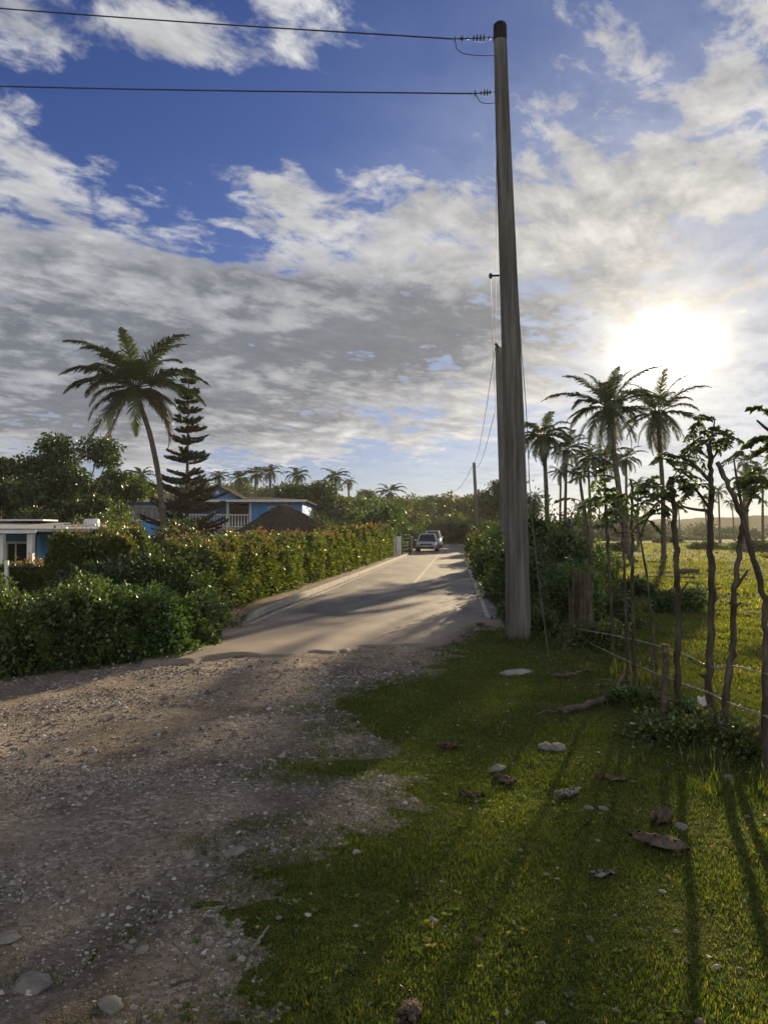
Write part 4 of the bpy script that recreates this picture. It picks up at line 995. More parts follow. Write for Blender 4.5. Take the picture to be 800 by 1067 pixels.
def wire(label, pts, r=.008, n=14, name='power_line', mat=WIRE, group='overhead power lines'):
    c = curve(pts, n); base = c[0].copy(); b = MB(); b.tube(c - base, r, 5); o = b.build(name, mat); o.location = base
    return tag(o, label, 'wire', group)
# out of frame to the left the two lines carry on
a = at(471, 40.5, D1); e = at(-260, -14, 13.5); wire('upper overhead wire running left from the charred pole top', [a, a * .66 + e * .34 - (0, 0, .05), a * .33 + e * .67 - (0, 0, .05), e], .011)
a = at(492.5, 97.5, D1); e = at(-260, 82, 13.5); wire('lower overhead wire running left from the near pole', [a, a * .66 + e * .34 - (0, 0, .04), a * .33 + e * .67 - (0, 0, .04), e], .011)
D2 = 28.6
q2 = onground(525, 598); t2 = at(519.5, 362, D2)
pole2, p2b = pole_obj('second utility pole showing just left of the near one', (q2[0], D2, 0), t2, .17, .12, False)
MB().tube([(t2[0] - .05, D2 - .15, t2[2] - .02) - p2b, (t2[0] - .16, D2 - .15, t2[2] + .12) - p2b], [.05, .06], 8).build('bracket', METAL_DARK, pole2)
D3 = 76; q3 = onground(496.5, 571); t3 = at(493.8, 482, D3); pole3, p3b = pole_obj('third utility pole along the road, right of the parked cars', (q3[0], D3, 0), t3, .20, .15, False)
D3b = 82; t3b = at(498.5, 510, D3b); pole3b, _ = pole_obj('shorter utility pole close behind the third one', (at(499.5, 560, D3b)[0], D3b, 0), t3b, .17, .13, False)
D4 = 126; t4 = at(470.2, 511, D4); pole4, p4b = pole_obj('farthest utility pole where the road meets the trees', (at(471.5, 560, D4)[0], D4, 0), t4, .2, .14, False)
MB().box((t4 - p4b) - (.2, 0, .35), (1.1, .12, .12)).build('crossarm', POLE, pole4)
def span(label, a, b, sag, r): a = np.array(a); b = np.array(b); return wire(label, [a, a * .75 + b * .25 - (0, 0, sag * .75), (a + b) / 2 - (0, 0, sag), a * .25 + b * .75 - (0, 0, sag * .75), b], r, 8)
span('overhead wire from the near pole top to the second pole', at(517.5, 60, D1), t2 - (.15, .1, .0), .35, .008)
span('lower cable from the near pole bracket to the second pole', at(510.5, 287.5, D1 - .1), at(516, 431, D2 - .2), .05, .006)
span('upper wire from the second pole to the third pole', t2 - (.15, .1, 0), t3 - (0, .2, 0), .9, .014)
span('lower wire from the second pole to the third pole', at(515, 431, D2 - .2), t3 - (0, .2, .25), .9, .012)
span('upper wire from the third pole to the farthest pole', t3 - (0, .2, 0), t4 - (0, 0, .1), .9, .022)
span('lower wire from the third pole to the farthest pole', t3b - (0, .2, 0), t4 - (.3, 0, .4), .9, .022)
c = curve([at(538.5, 288, D1 - .05), at(542, 350, D1 - .1), at(548, 430, D1 - .2), at(554, 540, D1 - .4), at(572, 691, 9.6)], 10)
wire('slack guy cable hanging from the near pole to the grass', c[::4], .006, 5, 'guy_cable', flat('cable_grey', (.10, .10, .10), .7), None)

# ------------------------------------------------------------------ left coconut palm, pine, trees
D = 40
zb = float(tz(at(171, 553, D)[0], D))
foot = at(173, 575, D); foot[2] = zb
palm('coconut_palm', 'tall curved coconut palm with brown nuts rising over the blue house', foot, [foot, at(170, 540, D), at(166, 500, D), at(157, 455, D), at(146, 421, D), at(141, 404, D)], 4.6, 30, .17, .12, 21, True, 12, 1, nleaf=80, lw=.056, droop=.84, ll=.29, elmin=-.6, elmax=1.3, extra=[(3.3, -.95, 4.4), (2.9, -.55, 4.3)])

def norfolk():
    D = 43; b = at(194, 560, D); zb = float(tz(b[0], D)); tp = at(197, 384, D)
    t = thing('norfolk_pine', 'dark layered conifer with a straight trunk between the palm and the blue house', 'pine tree', (b[0], D, zb))
    H = tp[2] - zb; dx = tp[0] - b[0]
    
    r = np.random.default_rng(8); tw = MB(); Cs = []; As = []; Ls = []
    nl = 18
    tw.tube([(dx * f, 0, H * f) for f in np.linspace(0, 1, 14)], np.linspace(.16, .02, 14), 8)
    for k in range(nl):
        f = 0.16 + 0.82 * (k / (nl - 1)) + r.normal() * .006; z = H * f; R0 = 2.05 * (1 - f) ** 0.62 * (1.0 if f < .93 else .7) + .12
        if 0.46 < f: R0 *= .80
        else: R0 *= 1.25
        for j in range(15 if f < .42 else 8):
            a = j * 6.2832 / 7 + k * .5 + r.normal() * .12; z = H * f + r.normal() * .07; L = R0 * (.55 + .6 * r.random()); hh = np.array([math.cos(a), math.sin(a), 0])
            tt = np.linspace(0, 1, 7)[:, None]; pts = np.array([dx * f, 0, z]) + hh * L * tt + np.array([0, 0, 1]) * L * (r.normal() * .08 - .06 * tt + .28 * tt ** 2.4)
            tw.tube(pts, np.linspace(.03, .008, 7), 4)
            m = int(60 + 150 * L); q = .12 + .85 * r.random(m) ** .8; idx = q * 6; i0 = np.minimum(idx.astype(int), 5)
            c = pts[i0] + (pts[i0 + 1] - pts[i0]) * (idx - i0)[:, None]; sd = np.array([-hh[1], hh[0], 0]); u = r.normal(size=m)
            Cs.append(c + sd * (u * .03)[:, None]); As.append(sd * np.sign(u)[:, None] * .8 + hh * .8 + np.array([0, 0, .45]) + r.normal(size=(m, 3)) * .18); Ls.append(.20 + .16 * r.random(m))
    tw.build('trunk', BARK, t)
    V, Fq = leaf_quads(np.vstack(Cs), np.vstack(As), np.concatenate(Ls), .075); obj('needles', V, Fq, LEAF_PINE, t)
norfolk()

def tree(name, label, px, pbot, ptop, D, wpx, mat, seed, n_clumps=16, n=9000, leaf=.2, trunk=.3, group=None, trunk_r=.18, zbase=None, clr=.34):
    x = at(px, 550, D)[0]; zb = float(tz(x, D)) if zbase is None else zbase; h = at(px, ptop, D)[2] - zb; cr = wpx / 2 / F * D
    t = thing(name, label, 'tree', (x, D, zb), group=group)
    tree_mesh_parts(h, cr, h * trunk, n_clumps, n, leaf, mat, seed, trunk_r, parent=t, clr=clr); return t
tree('broadleaf_tree', 'big dark leafy tree behind the bungalow, widest on the left', 75, 0, 452, 31, 105, LEAF_DARK, 51, 30, 26000, .15, .22)
tree('broadleaf_tree', 'dark tree cut off by the left picture edge', 0, 0, 478, 34, 80, LEAF_DARK, 52, 20, 15000, .17, .2)
tree('broadleaf_tree', 'rounded green tree between the big dark tree and the curved palm', 118, 0, 490, 36, 70, LEAF_MID, 53, 18, 14000, .17, .15)
tree('broadleaf_tree', 'low dark tree directly above the bungalow roof', 45, 0, 505, 28, 85, LEAF_DARK, 54, 18, 16000, .14, .1)
tree('broadleaf_tree', 'dark tree whose top shows beneath the curved palm trunk', 150, 0, 498, 60, 60, LEAF_MID, 55, 16, 10000, .22, .15)
shrub('leafy_shrub', 'dense dark shrub right of the bungalow below the curved palm', 'shrub', (at(100, 550, 26)[0], 26, -.95), 2.0, 1.6, 3.0, 12000, .12, LEAF_DARK, 431, .25, None, .8)
shrub('leafy_shrub', 'dark shrub hiding the foot of the blue house', 'shrub', (at(178, 550, 36)[0], 36, -.95), 1.4, 1.2, 2.9, 8000, .13, LEAF_DARK, 441, .25, None, .8)

def palm_at(label, px, ptop, D, rpx, seed, group, lean=0, nleaf=26, n=20, lw=.12, zb=None, px0=None, r0=.17, cat='palm tree', elmin=-.9, separate=False, name='coconut_palm', ll=.30, droop=1.0, dry=0, mids=None, nuts=0, elmax=1.35):
    head = at(px, ptop, D); x0 = at(px0 if px0 is not None else px + lean, 550, D)[0]; z0 = float(tz(x0, D)) if zb is None else zb
    foot = np.array([x0, D, z0]); L = rpx / F * D * 1.12
    pts = [foot] + ([at(a, b_, D) for a, b_ in mids] if mids else [foot * .5 + head * .5 + ((x0 - head[0]) * .12, 0, 0)]) + [head]
    return palm(name, label, foot, pts, L, n, r0, r0 * .7, seed, separate, nuts, dry, group, nleaf, lw, cat, elmin=elmin, ll=ll, droop=droop, elmax=elmax)
GL = 'far palms behind the houses'
for (px, py, D, r, lab) in [(22, 497, 45, 22, 'feathery palm crown above the trees at the far left'), (147, 495, 62, 17, 'small palm crown behind the curved palm trunk'),
    (228, 496, 85, 13, 'small palm left of the far row above the blue gable'), (250, 498, 80, 16, 'far palm just above the right slope of the blue gable'), (266, 494, 88, 17, 'broad far palm above the blue house roof'), (281, 492, 80, 16, 'far palm above the brown door of the blue house'),
    (310, 495, 85, 17, 'far palm with a round crown above the thatched hut'), (330, 515, 95, 13, 'low far palm at the right end of the blue house'), (349, 497, 90, 17, 'taller of the two far palms standing clear right of the hut'),
    (363, 503, 98, 10, 'smaller far palm close right of the taller clear one'), (406, 513, 95, 18, 'lone far palm above the gate pillars'), (516, 520, 95, 10, 'small far palm just left of the near pole'), (448, 521, 110, 10, 'far palm crown at the left of the farthest pole')]:
    palm_at(lab, px, py, D, r, int(px), GL, lean=random.uniform(-2, 3), zb=-.3, n=20, lw=.15, elmax=1.2)

# prototypes of background trees, each built once and then copied
protos = []
for k, (h, cr, tr, mat) in enumerate([(6.0, 3.0, .2, LEAF_DARK), (5.0, 3.2, .12, LEAF_MID), (7.0, 2.6, .22, LEAF_DARK), (4.2, 2.8, .08, LEAF_YEL)]):
    x, Dp, sc = [(-6, 62, 1), (-1.5, 66, .9), (12, 78, .9), (9.5, 104, .9)][k]
    t = thing('roadside_tree', ['dark leafy tree behind the hut, left in the far roadside row', 'mid green tree behind the gate in the far roadside row', 'slim dark tree right of the third pole', 'pale green low tree at the end of the road'][k], 'tree', (x, Dp, -.2), group='trees beyond the road end')
    tree_mesh_parts(h, cr, h * tr, 20, 9000, .26, mat, 600 + k, .16, parent=t); protos.append(t)
spots = []
for i, px in enumerate(range(318, 540, 11)):
    Dd = 74 + (i * 37) % 60; spots.append((px + random.uniform(-4, 4), Dd, 522 + random.uniform(-9, 14)))
for i, px in enumerate(range(-30, 330, 22)):
    spots.append((px, 95 + (i * 29) % 35, 507 + random.uniform(-4, 14)))
near_names = {}
for i, (px, Dd, ptop) in enumerate(spots):
    pr = protos[i % 4]; x = at(px, 550, Dd)[0]; hh = [6., 5., 7., 4.2][i % 4]
    if road_l(Dd) - 2.2 < x < road_r(Dd) + 2.2 and Dd < 118: Dd = 122 + i % 5 * 4; x = at(px, 550, Dd)[0]
    h = at(px, ptop, Dd)[2] + .3; s = h / hh
    side = 'behind the houses on the left' if px < 318 else 'beyond the parked cars'
    kind = ['dark leafy', 'mid green spreading', 'slim dark', 'pale green bushy'][i % 4]
    copy_tree(pr, (x, Dd, -.3), random.uniform(0, 6.28), (s * 1.05, s * 1.05, s), kind + ' tree ' + side, 'trees beyond the road end' if px >= 318 else 'trees behind the houses')
# distant wood that reads as one mass
def wood(name, label, x0, x1, D0, D1_, h, n, leaf, mat, seed, cnt=60):
    Vs = []; Fs = []; off = 0; r = np.random.default_rng(seed)
    for k in range(cnt):
        x = x0 + (x1 - x0) * r.random(); y = D0 + (D1_ - D0) * r.random(); hh = h * (.55 + .6 * r.random()); rx = hh * (.6 + .6 * r.random())
        P, d = blob_points(n // cnt, rx, rx, hh, .3, seed + k, .4)
        A = d + r.normal(size=P.shape) * .7; L = leaf * (.6 + .8 * r.random(len(P))); V, Fq = leaf_quads(P + (x, y, -.5), A, L, L * .7); Vs.append(V); Fs.append(Fq + off); off += len(V)
    return tag(obj(name, np.vstack(Vs), np.vstack(Fs), mat), label, 'wood', kind='stuff')
wood('distant_wood', 'far dark woodland massed behind the end of the road', -150, 60, 150, 190, 4.6, 60000, .9, LEAF_DARK, 801)
wood('distant_scrub', 'far hazy scrub line across the back of the pasture', 40, 260, 190, 260, 4.0, 40000, .9, LEAF_DARK, 901, 80)
wood('roadside_undergrowth', 'low dark undergrowth beneath the trees beyond the parked cars', -20, 22, 118, 135, 2.6, 26000, .35, LEAF_MID, 951, 36)
# bushes near cars / left roadside beyond the hedge
for (px, D, rx, h, mat, lab) in [(424, 56, 1.2, 1.9, LEAF_DARK, 'dark bush between the wire gate and the silver car'), (434, 68, 1.6, 2.6, LEAF_DARK, 'dark bush behind the roof of the silver car'), (400, 52, 2.0, 3.1, LEAF_MID, 'green bush rising over the gate end of the hedge'), (446, 80, 1.6, 2.4, LEAF_MID, 'green bush left of the road behind both parked cars'), (375, 58, 2.6, 2.9, LEAF_DARK, 'wide dark bush behind the far half of the long hedge'), (335, 50, 2.6, 2.6, LEAF_DARK, 'wide dark bush right of the thatched hut')]:
    x = min(at(px, 550, D)[0], float(road_l(D)) - rx - .2); shrub('leafy_bush', lab, 'shrub', (x, D, -.3 if px < 420 else 0), rx, rx, h + (.3 if px < 420 else 0), 5000, .15, mat, int(px), .3, None, .8)

# right side of the road: line of bushes behind the pole
k = 0
for (px, D, rx, h, mat, lab) in [(527, 17, .7, 1.25, LEAF_MID, 'low green bush just behind the near pole foot'), (522, 24, 1.0, 1.6, LEAF_DARK, 'dark bush at the foot of the second pole'), (517, 31, 1.2, 2.0, LEAF_MID, 'green bush beyond the second pole'), (514, 40, 1.5, 2.3, LEAF_YEL, 'yellow green bush on the right roadside halfway to the third pole'),
    (512, 52, 1.8, 2.6, LEAF_DARK, 'dark bush on the right roadside before the third pole'), (507, 68, 2.0, 2.7, LEAF_MID, 'green bush touching the third pole'), (505, 88, 2.2, 3.2, LEAF_YEL, 'pale green bush behind the third pole'), (540, 46, 2.2, 3.0, LEAF_DARK, 'tall dark bush hidden behind the near pole'), (486, 112, 2.0, 3.0, LEAF_MID, 'green bush right of the farthest pole')]:
    x = max(at(px, 550, D)[0], float(road_r(D)) + rx * .85 + .1)
    shrub('roadside_bush', lab, 'shrub', (x, D, 0), rx, rx * 1.2, h * .84, 6000, .09 + D * .0015, mat, 40 + int(px) + D, .3, 'bushes along the right roadside', .8)

# thicket right of the near pole
TH = 'shrubs of the thicket right of the near pole'
for (px, D, rx, h, n, leaf, mat, lab) in [(566, 13.0, .75, 1.55, 9000, .06, LEAF_DARK, 'dark thicket shrub touching the right side of the near pole'), (590, 12.2, .7, 1.25, 9000, .06, LEAF_MID, 'green thicket shrub in front of the split stumps'), (560, 17, 1.0, 2.2, 8000, .08, LEAF_MID, 'tall thicket shrub behind the near pole'),
    (588, 16, .9, 1.9, 8000, .08, LEAF_DARK, 'dark tall shrub in the middle of the thicket'), (612, 14.5, .6, .95, 8000, .07, LEAF_YEL, 'yellow green shrub at the right of the thicket'), (632, 12.5, .5, .55, 7000, .06, LEAF_DARK, 'low dark shrub at the right end of the thicket'), (570, 24, 1.4, 2.3, 8000, .11, LEAF_DARK, 'big dark shrub at the back of the thicket'),
    (606, 22, 1.1, 1.35, 7000, .1, LEAF_MID, 'broad green shrub behind the thicket stumps'), (556, 11.2, .35, .65, 2600, .05, LEAF_MID, 'small leafy shrub beside the pole foot'), (650, 19, .8, .6, 5000, .08, LEAF_DARK, 'low rounded bush in the pasture past the thicket'), (622, 10.2, .45, .5, 3500, .05, LEAF_YEL, 'small weedy shrub at the front of the thicket')]:
    x = at(px, 550, D)[0]; shrub('thicket_shrub', lab, 'shrub', (x, D, float(tz(x, D)) - .02), rx, rx, h * .82, n, leaf, mat, int(px * 3), .38, TH, .72)

# pasture clumps
PC = 'low bushes dotted over the pasture'
for (px, py, w, h, lab) in [(640, 636, 40, .5, 'low dark bush near the fence in the pasture shade'), (712, 640, 60, .45, 'low spreading bush behind the middle stakes'), (600, 560, 50, 1.2, 'hazy bush behind the small leaning palms'), (650, 575, 34, .8, 'bush by the foot of the big leaning palm'), (742, 573, 40, .7, 'low bush on the sunny pasture behind the tallest stake'),
    (790, 575, 40, .9, 'bush in the pasture at the right picture edge'), (725, 563, 44, .8, 'hazy bush far back on the pasture'), (700, 566, 30, .8, 'hazy bush left of the straight palm foot'), (765, 562, 34, 1.0, 'hazy bush far back near the right stakes'), (610, 600, 30, .6, 'small bush in the pasture behind the thicket')]:
    g = onground(px, py); rx = w / 2 / F * g[1]
    shrub('pasture_bush', lab, 'shrub', (g[0], g[1] + rx * .6, float(tz(g[0], g[1])) - .05), rx, rx * .7, h, 3500, .05 + g[1] * .002, LEAF_MID if px % 20 else LEAF_DARK, int(px) + 900, .35, PC, .75)

# logs and rubble in the pasture
for (px, py, L, r, rz, lab) in [(716, 597, .95, .10, .05, 'dark fallen log lying on the sunny pasture left of the tall stake'), (690, 603, 2.2, .05, -.02, 'thin dark fallen trunk lying across the pasture')]:
    g = onground(px, py); z = float(tz(g[0], g[1]))
    c = curve([(-L / 2, 0, r * .8), (0, .05, r), (L / 2, 0, r * .9)], 6); t = MB().tube(c, np.linspace(r, r * .75, len(c)), 9, wob=.08, seed=int(px)).build('fallen_log', DEADWOOD, None, True)
    t.location = (g[0], g[1], z); t.rotation_euler = (0, 0, rz); tag(t, lab, 'log')
def rubble():
    p = scatter(260, 6, 60, 18, 75); P = np.column_stack([p, tz(p[:, 0], p[:, 1])]); b = MB()
    for q in P:
        s = .05 + .10 * rng.random() * (q[1] / 40); b.tube([q + (0, 0, -.01), q + (0, 0, s * .5), q + (0, 0, s)], [s, s * .9, s * .3], 6, wob=.2, seed=int(q[0] * 100))
    tag(b.build('rubble', STONE), 'pale stones and litter scattered thinly over the pasture', 'rubble', kind='stuff')
rubble()

# ------------------------------------------------------------------ palms on the right
GR = 'palms in the pasture'
palm_at('big leaning palm with the tallest crown, left of the sun', 633, 424, 38, 60, 701, GR, px0=660, nleaf=60, n=32, lw=.060, ll=.26, r0=.17, elmin=-1.25, elmax=1.3, separate=True, dry=3, mids=[(655, 575), (647, 530), (641, 485), (636, 450)], droop=.78, nuts=8)
palm_at('straight palm right below the sun with drooping fronds', 685, 430, 45, 52, 702, GR, px0=691, nleaf=56, n=29, lw=.062, ll=.26, r0=.16, elmin=-1.35, elmax=1.35, separate=True, dry=3, mids=[(691, 560), (690, 510), (687, 465)], droop=.82, nuts=6)
palm_at('dense dark palm just right of the near pole', 566, 454, 42, 36, 703, GR, px0=571, nleaf=44, n=30, lw=.085, r0=.15, elmin=-1.2, elmax=1.2, dry=0, droop=1.1)
for (px, py, D, r, lab, px0) in [(590, 468, 50, 30, 'palm with drooping crown second right of the near pole', 588), (603, 492, 44, 18, 'small palm with a crooked leaning trunk in the palm group', 612), (612, 476, 58, 24, 'palm crown half hidden behind the dense dark palm group', 616), (628, 478, 52, 31, 'lower palm crown beneath the big leaning palm', 633), (652, 478, 56, 22, 'hidden palm crown between the two biggest palms', 652),
    (584, 492, 64, 16, 'thin palm low in the group by the pole', 583), (556, 520, 46, 14, 'short palm bush beside the near pole', 556), (664, 505, 70, 14, 'small palm behind the leafy stake canopy', 664)]:
    palm_at(lab, px, py, D, r, int(px * 7), GR, px0=px0, nleaf=34, n=22, lw=.10, r0=.12, elmin=-1.0, elmax=1.2)
GH = 'hazy palms far across the pasture'
names = ['leftmost', 'second from left', 'third from left', 'fourth from left', 'fifth from left', 'sixth from left', 'seventh from left', 'eighth from left', 'ninth from left', 'rightmost']
for i, (px, py, D, r) in enumerate([(602, 528, 150, 9), (624, 522, 140, 10), (650, 527, 160, 8), (672, 530, 170, 8), (706, 526, 150, 9), (733, 521, 130, 11), (748, 512, 110, 12), (762, 524, 150, 10), (777, 482, 70, 20), (794, 496, 85, 20)]):
    palm_at('hazy far pasture palm, %s in its row' % names[i], px, py, D, r, i + 40, GH, lean=random.uniform(-3, 4), nleaf=22, n=20, lw=.16, r0=.16, zb=0)
palm_at('palm with a flared foot behind the forked stake', 776, 500, 60, 18, 77, GR, px0=776, nleaf=28, n=20, lw=.10, r0=.28, zb=0)

# ------------------------------------------------------------------ living fence of stakes
LEAF_STAKE = mat_leaf('leaf_stake', [(0, (0.025, 0.05, 0.012)), (0.7, (0.055, 0.09, 0.02)), (1, (0.11, 0.13, 0.035))], 0.5, 0.35, tboost=1.4)
SG = 'tree stakes of the barbed wire fence'
def sprays(parent, pts, n_sp, spread, leaf, seed, nl=11, up=.2, droopy=.35, name='foliage', lat=.3):
    """leafy twigs: each twig with paired leaflets, around the given points"""
    r = np.random.default_rng(seed); tw = MB(); C = []; A = []; Ls = []
    pts = np.asarray(pts)
    for k in range(n_sp):
        c0 = pts[r.integers(len(pts))]; d = unit(np.array([r.normal(), r.normal(), up + r.normal() * .5])); L = spread * (.5 + .7 * r.random())
        tt = np.linspace(0, 1, 6)[:, None]; p = c0 + d * L * .8 * tt - np.array([0, 0, 1]) * droopy * L * tt ** 2
        tw.tube(p, np.linspace(.006, .002, 6), 4, caps=False)
        T = unit(np.gradient(p, axis=0)); q = np.linspace(.2, 1, nl); idx = q * 5; i0 = np.minimum(idx.astype(int), 4); c = p[i0] + (p[i0 + 1] - p[i0]) * (idx - i0)[:, None]
        S = unit(np.cross(T[i0], [0, 0, 1.0]) + r.normal(size=(nl, 3)) * .12)
        for sg in (-1, 1):
            C.append(c); A.append(S * sg + T[i0] * .6 + np.array([0, 0, -.25]) + r.normal(size=(nl, 3)) * .18); Ls.append(leaf * (.7 + .5 * r.random(nl)))
    V, Fq = leaf_quads(np.vstack(C), np.vstack(A), np.concatenate(Ls), np.concatenate(Ls) * .5, .15, .1)
    Vt = np.vstack(tw.V); Ft = np.array(tw.F)
    o = obj(name, np.vstack([V, Vt]), [Fq, Ft + len(V)], LEAF_STAKE, parent); o.data.materials.append(BARK_STAKE)
    o.data.polygons.foreach_set('material_index', [0] * len(Fq) + [1] * len(Ft))

def stake(label, pts, D0, D1s, r0, r1, fol=None, branches=(), seed=0, name='fence_stake', mat=BARK_STAKE, n_sp=40, leaf=.045, spread=.25):
    """pts: photo directions from foot to top at depths going D0 -> D1s"""
    n = len(pts); W = [at(px, py, D0 + (D1s - D0) * i / max(n - 1, 1)) for i, (px, py) in enumerate(pts)]
    base = W[0].copy(); base[2] = float(tz(base[0], base[1])) - .04
    t = thing(name, label, 'fence stake', base, group=SG); W[0][2] = base[2]
    c = curve(np.array(W) - base, 8); m = len(c); rr = np.random.default_rng(seed)
    c[1:-1, :2] += rr.normal(size=(m - 2, 2)) * .006
    MB().tube(c, np.linspace(r0, r1, m) * .56 * (1 + .07 * np.sin(np.arange(m) * 1.7 + seed)), 10, wob=.10, seed=seed).build('trunk', mat, t, True)
    for _k in range(2):
        i_ = rr.integers(3, m - 2); a_ = rr.random() * 6.28; d_ = np.array([math.cos(a_), math.sin(a_) * .6, .7]); l_ = .015 + .03 * rr.random(); rl = (r0 + (r1 - r0) * i_ / m) * .5
        MB().tube([c[i_], c[i_] + d_ * (rl + l_ * .5), c[i_] + d_ * (rl + l_)], [rl * .55, rl * .42, rl * .36], 7, wob=.1, seed=_k).build('cut_stub', mat, t)
    for bp in branches:
        ps = np.array([at(px, py, d) for px, py, d in bp[0]]) - base; cc = curve(ps, 6)
        MB().tube(cc, np.linspace(bp[1], bp[1] * .4, len(cc)), 7, wob=.06, seed=seed + 3).build('branch', mat, t, True)
    if fol:
        P = []
        for (px, py, d) in fol:
            q = at(px, py, d) - base; P += [q, q + rng.normal(size=3) * .08, q + rng.normal(size=3) * .1]
        sprays(t, P, n_sp, spread, leaf, seed)
    return t

stake('slim fence stake at the right picture edge, its trunk kinked high up', [(796, 804), (797, 700), (795, 625), (778, 560), (766, 522), (747, 482)], 5.0, 5.3, .042, .030, None, seed=1)
stake('brown crooked stake with a side stub in front of the kinked one', [(752, 776), (756, 720), (763, 670), (765, 620), (771, 560), (776, 528)], 5.65, 5.8, .05, .032,
      [(765, 480, 5.9), (778, 500, 5.9), (790, 490, 5.9), (770, 470, 6.0), (785, 512, 5.8), (796, 480, 6.0), (792, 505, 6.0)], [([(766, 612, 5.75), (772, 604, 5.72), (779, 594, 5.7)], .018), ([(776, 532, 5.8), (785, 512, 5.85), (792, 490, 5.95)], .014), ([(774, 535, 5.8), (768, 505, 5.85), (764, 478, 5.9)], .014)], 2, n_sp=32, spread=.18)
stake('tallest pale stake with the widest leafy crown', [(739, 756), (739, 680), (741, 600), (739, 540), (741, 500), (737, 462)], 6.3, 6.4, .058, .036,
      [(735, 448, 6.4), (722, 462, 6.3), (712, 470, 6.3), (702, 478, 6.3), (742, 440, 6.4), (750, 462, 6.5), (718, 490, 6.3), (727, 505, 6.4), (708, 495, 6.3), (716, 512, 6.4), (728, 475, 6.3), (745, 452, 6.5), (735, 455, 6.3)],
      [([(738, 500, 6.38), (720, 482, 6.3), (700, 474, 6.25)], .018), ([(739, 530, 6.38), (726, 512, 6.3), (712, 500, 6.3)], .016), ([(737, 470, 6.4), (742, 450, 6.42), (744, 438, 6.45)], .014), ([(738, 532, 6.38), (725, 531, 6.3), (712, 528, 6.22), (706, 522, 6.2)], .015), ([(740, 480, 6.4), (752, 465, 6.5)], .012)], 3, n_sp=85, spread=.2)
stake('straight dark stake left of the tallest one, with a side sprout', [(706, 760), (706, 690), (706, 640), (704, 580), (702, 530), (699, 497)], 6.2, 6.3, .048, .036,
      [(690, 520, 6.3), (676, 515, 6.3), (668, 525, 6.3), (662, 512, 6.3), (684, 532, 6.3), (675, 505, 6.3), (697, 505, 6.3)], [([(706, 622, 6.22), (711, 614, 6.2), (717, 606, 6.18)], .016), ([(702, 535, 6.3), (686, 522, 6.3), (668, 512, 6.3)], .014)], 4, n_sp=46, spread=.2)
stake('thin stake paired with its neighbour behind the fallen branch', [(661, 724), (660, 660), (659, 600), (658, 540), (657, 500)], 7.3, 7.4, .035, .022, None, seed=5)
stake('thinner stake left of the paired one behind the fallen branch', [(654, 716), (653, 660), (650, 600), (648, 545)], 7.7, 7.8, .03, .02, [(648, 540, 7.8), (640, 532, 7.8), (632, 526, 7.8)], seed=6, n_sp=20, spread=.3)
stake('thin leaning stake crossing behind the paired stakes', [(684, 642), (672, 590), (664, 545), (657, 522)], 8.6, 8.7, .026, .016, None, seed=7)
stake('slim stake right of the thicket', [(640, 690), (637, 640), (634, 585), (630, 520)], 9.2, 9.3, .04, .028, [(628, 515, 9.3), (636, 525, 9.3), (620, 520, 9.3)], seed=8, n_sp=26, leaf=.09, spread=.4)
stake('slim stake at the right edge of the thicket', [(611, 680), (612, 620), (614, 570), (608, 520)], 10.2, 10.4, .035, .022, None, seed=9)
stake('short thick grey stump between the dark stakes', [(691, 758), (692, 720), (693, 690), (692, 672)], 6.15, 6.15, .055, .045, None, seed=10, name='stump', mat=DEADWOOD)
stake('short dead stake in the shade beside the grey stump', [(678, 716), (678, 695), (679, 675)], 7.0, 7.0, .022, .018, None, seed=11, mat=DEADWOOD)
# split fibrous stumps in the thicket
for (px, D, lab, sd) in [(600, 11.4, 'split fibrous grey stump, left of the pair in the thicket', 1), (610, 11.2, 'split fibrous grey stump, right of the pair in the thicket', 2)]:
    base = onground(px, 0 + 555 + EYE * F / D); t = thing('stump', lab, 'stump', base); r = np.random.default_rng(sd); b = MB()
    for k in range(16):
        a = r.random() * 6.28; q = .09 * r.random() ** .5; h = .75 + .35 * r.random(); x, y = math.cos(a) * q, math.sin(a) * q
        b.tube([(x * 1.4, y * 1.4, -.05), (x, y, h * .5), (x * 1.1 + r.normal() * .015, y * 1.1, h)], [.035, .026, .007], 6, wob=.15, seed=k)
    b.build('wood', DEADWOOD, t)
# leafy branch reaching in from the right
pp = [at(840, 470, 4.6), at(815, 455, 4.6), at(800, 448, 4.6), at(788, 438, 4.65)]
t = thing('fence_stake', 'leafy branch of a stake outside the frame reaching in at the right edge', 'fence stake', (at(850, 600, 4.6)[0], 4.6, 0), group=SG); bs = np.array(t.location)
MB().tube(curve([np.array((bs[0], 4.6, -.05)), np.array((bs[0] - .02, 4.6, 1.2)), at(848, 480, 4.6)], 6) - bs, np.linspace(.05, .03, 13), 9, wob=.06).build('trunk', BARK_STAKE, t, True)
MB().tube(curve([at(848, 482, 4.6)] + pp, 5) - bs, np.linspace(.022, .006, 21), 6).build('branch', BARK_STAKE, t, True)
sprays(t, [q - bs for q in (at(812, 425, 4.6), at(806, 440, 4.6), at(800, 455, 4.6), at(808, 468, 4.6), at(815, 470, 4.6), at(800, 430, 4.6), at(822, 430, 4.6), at(825, 455, 4.6))], 24, .17, .07, 33)

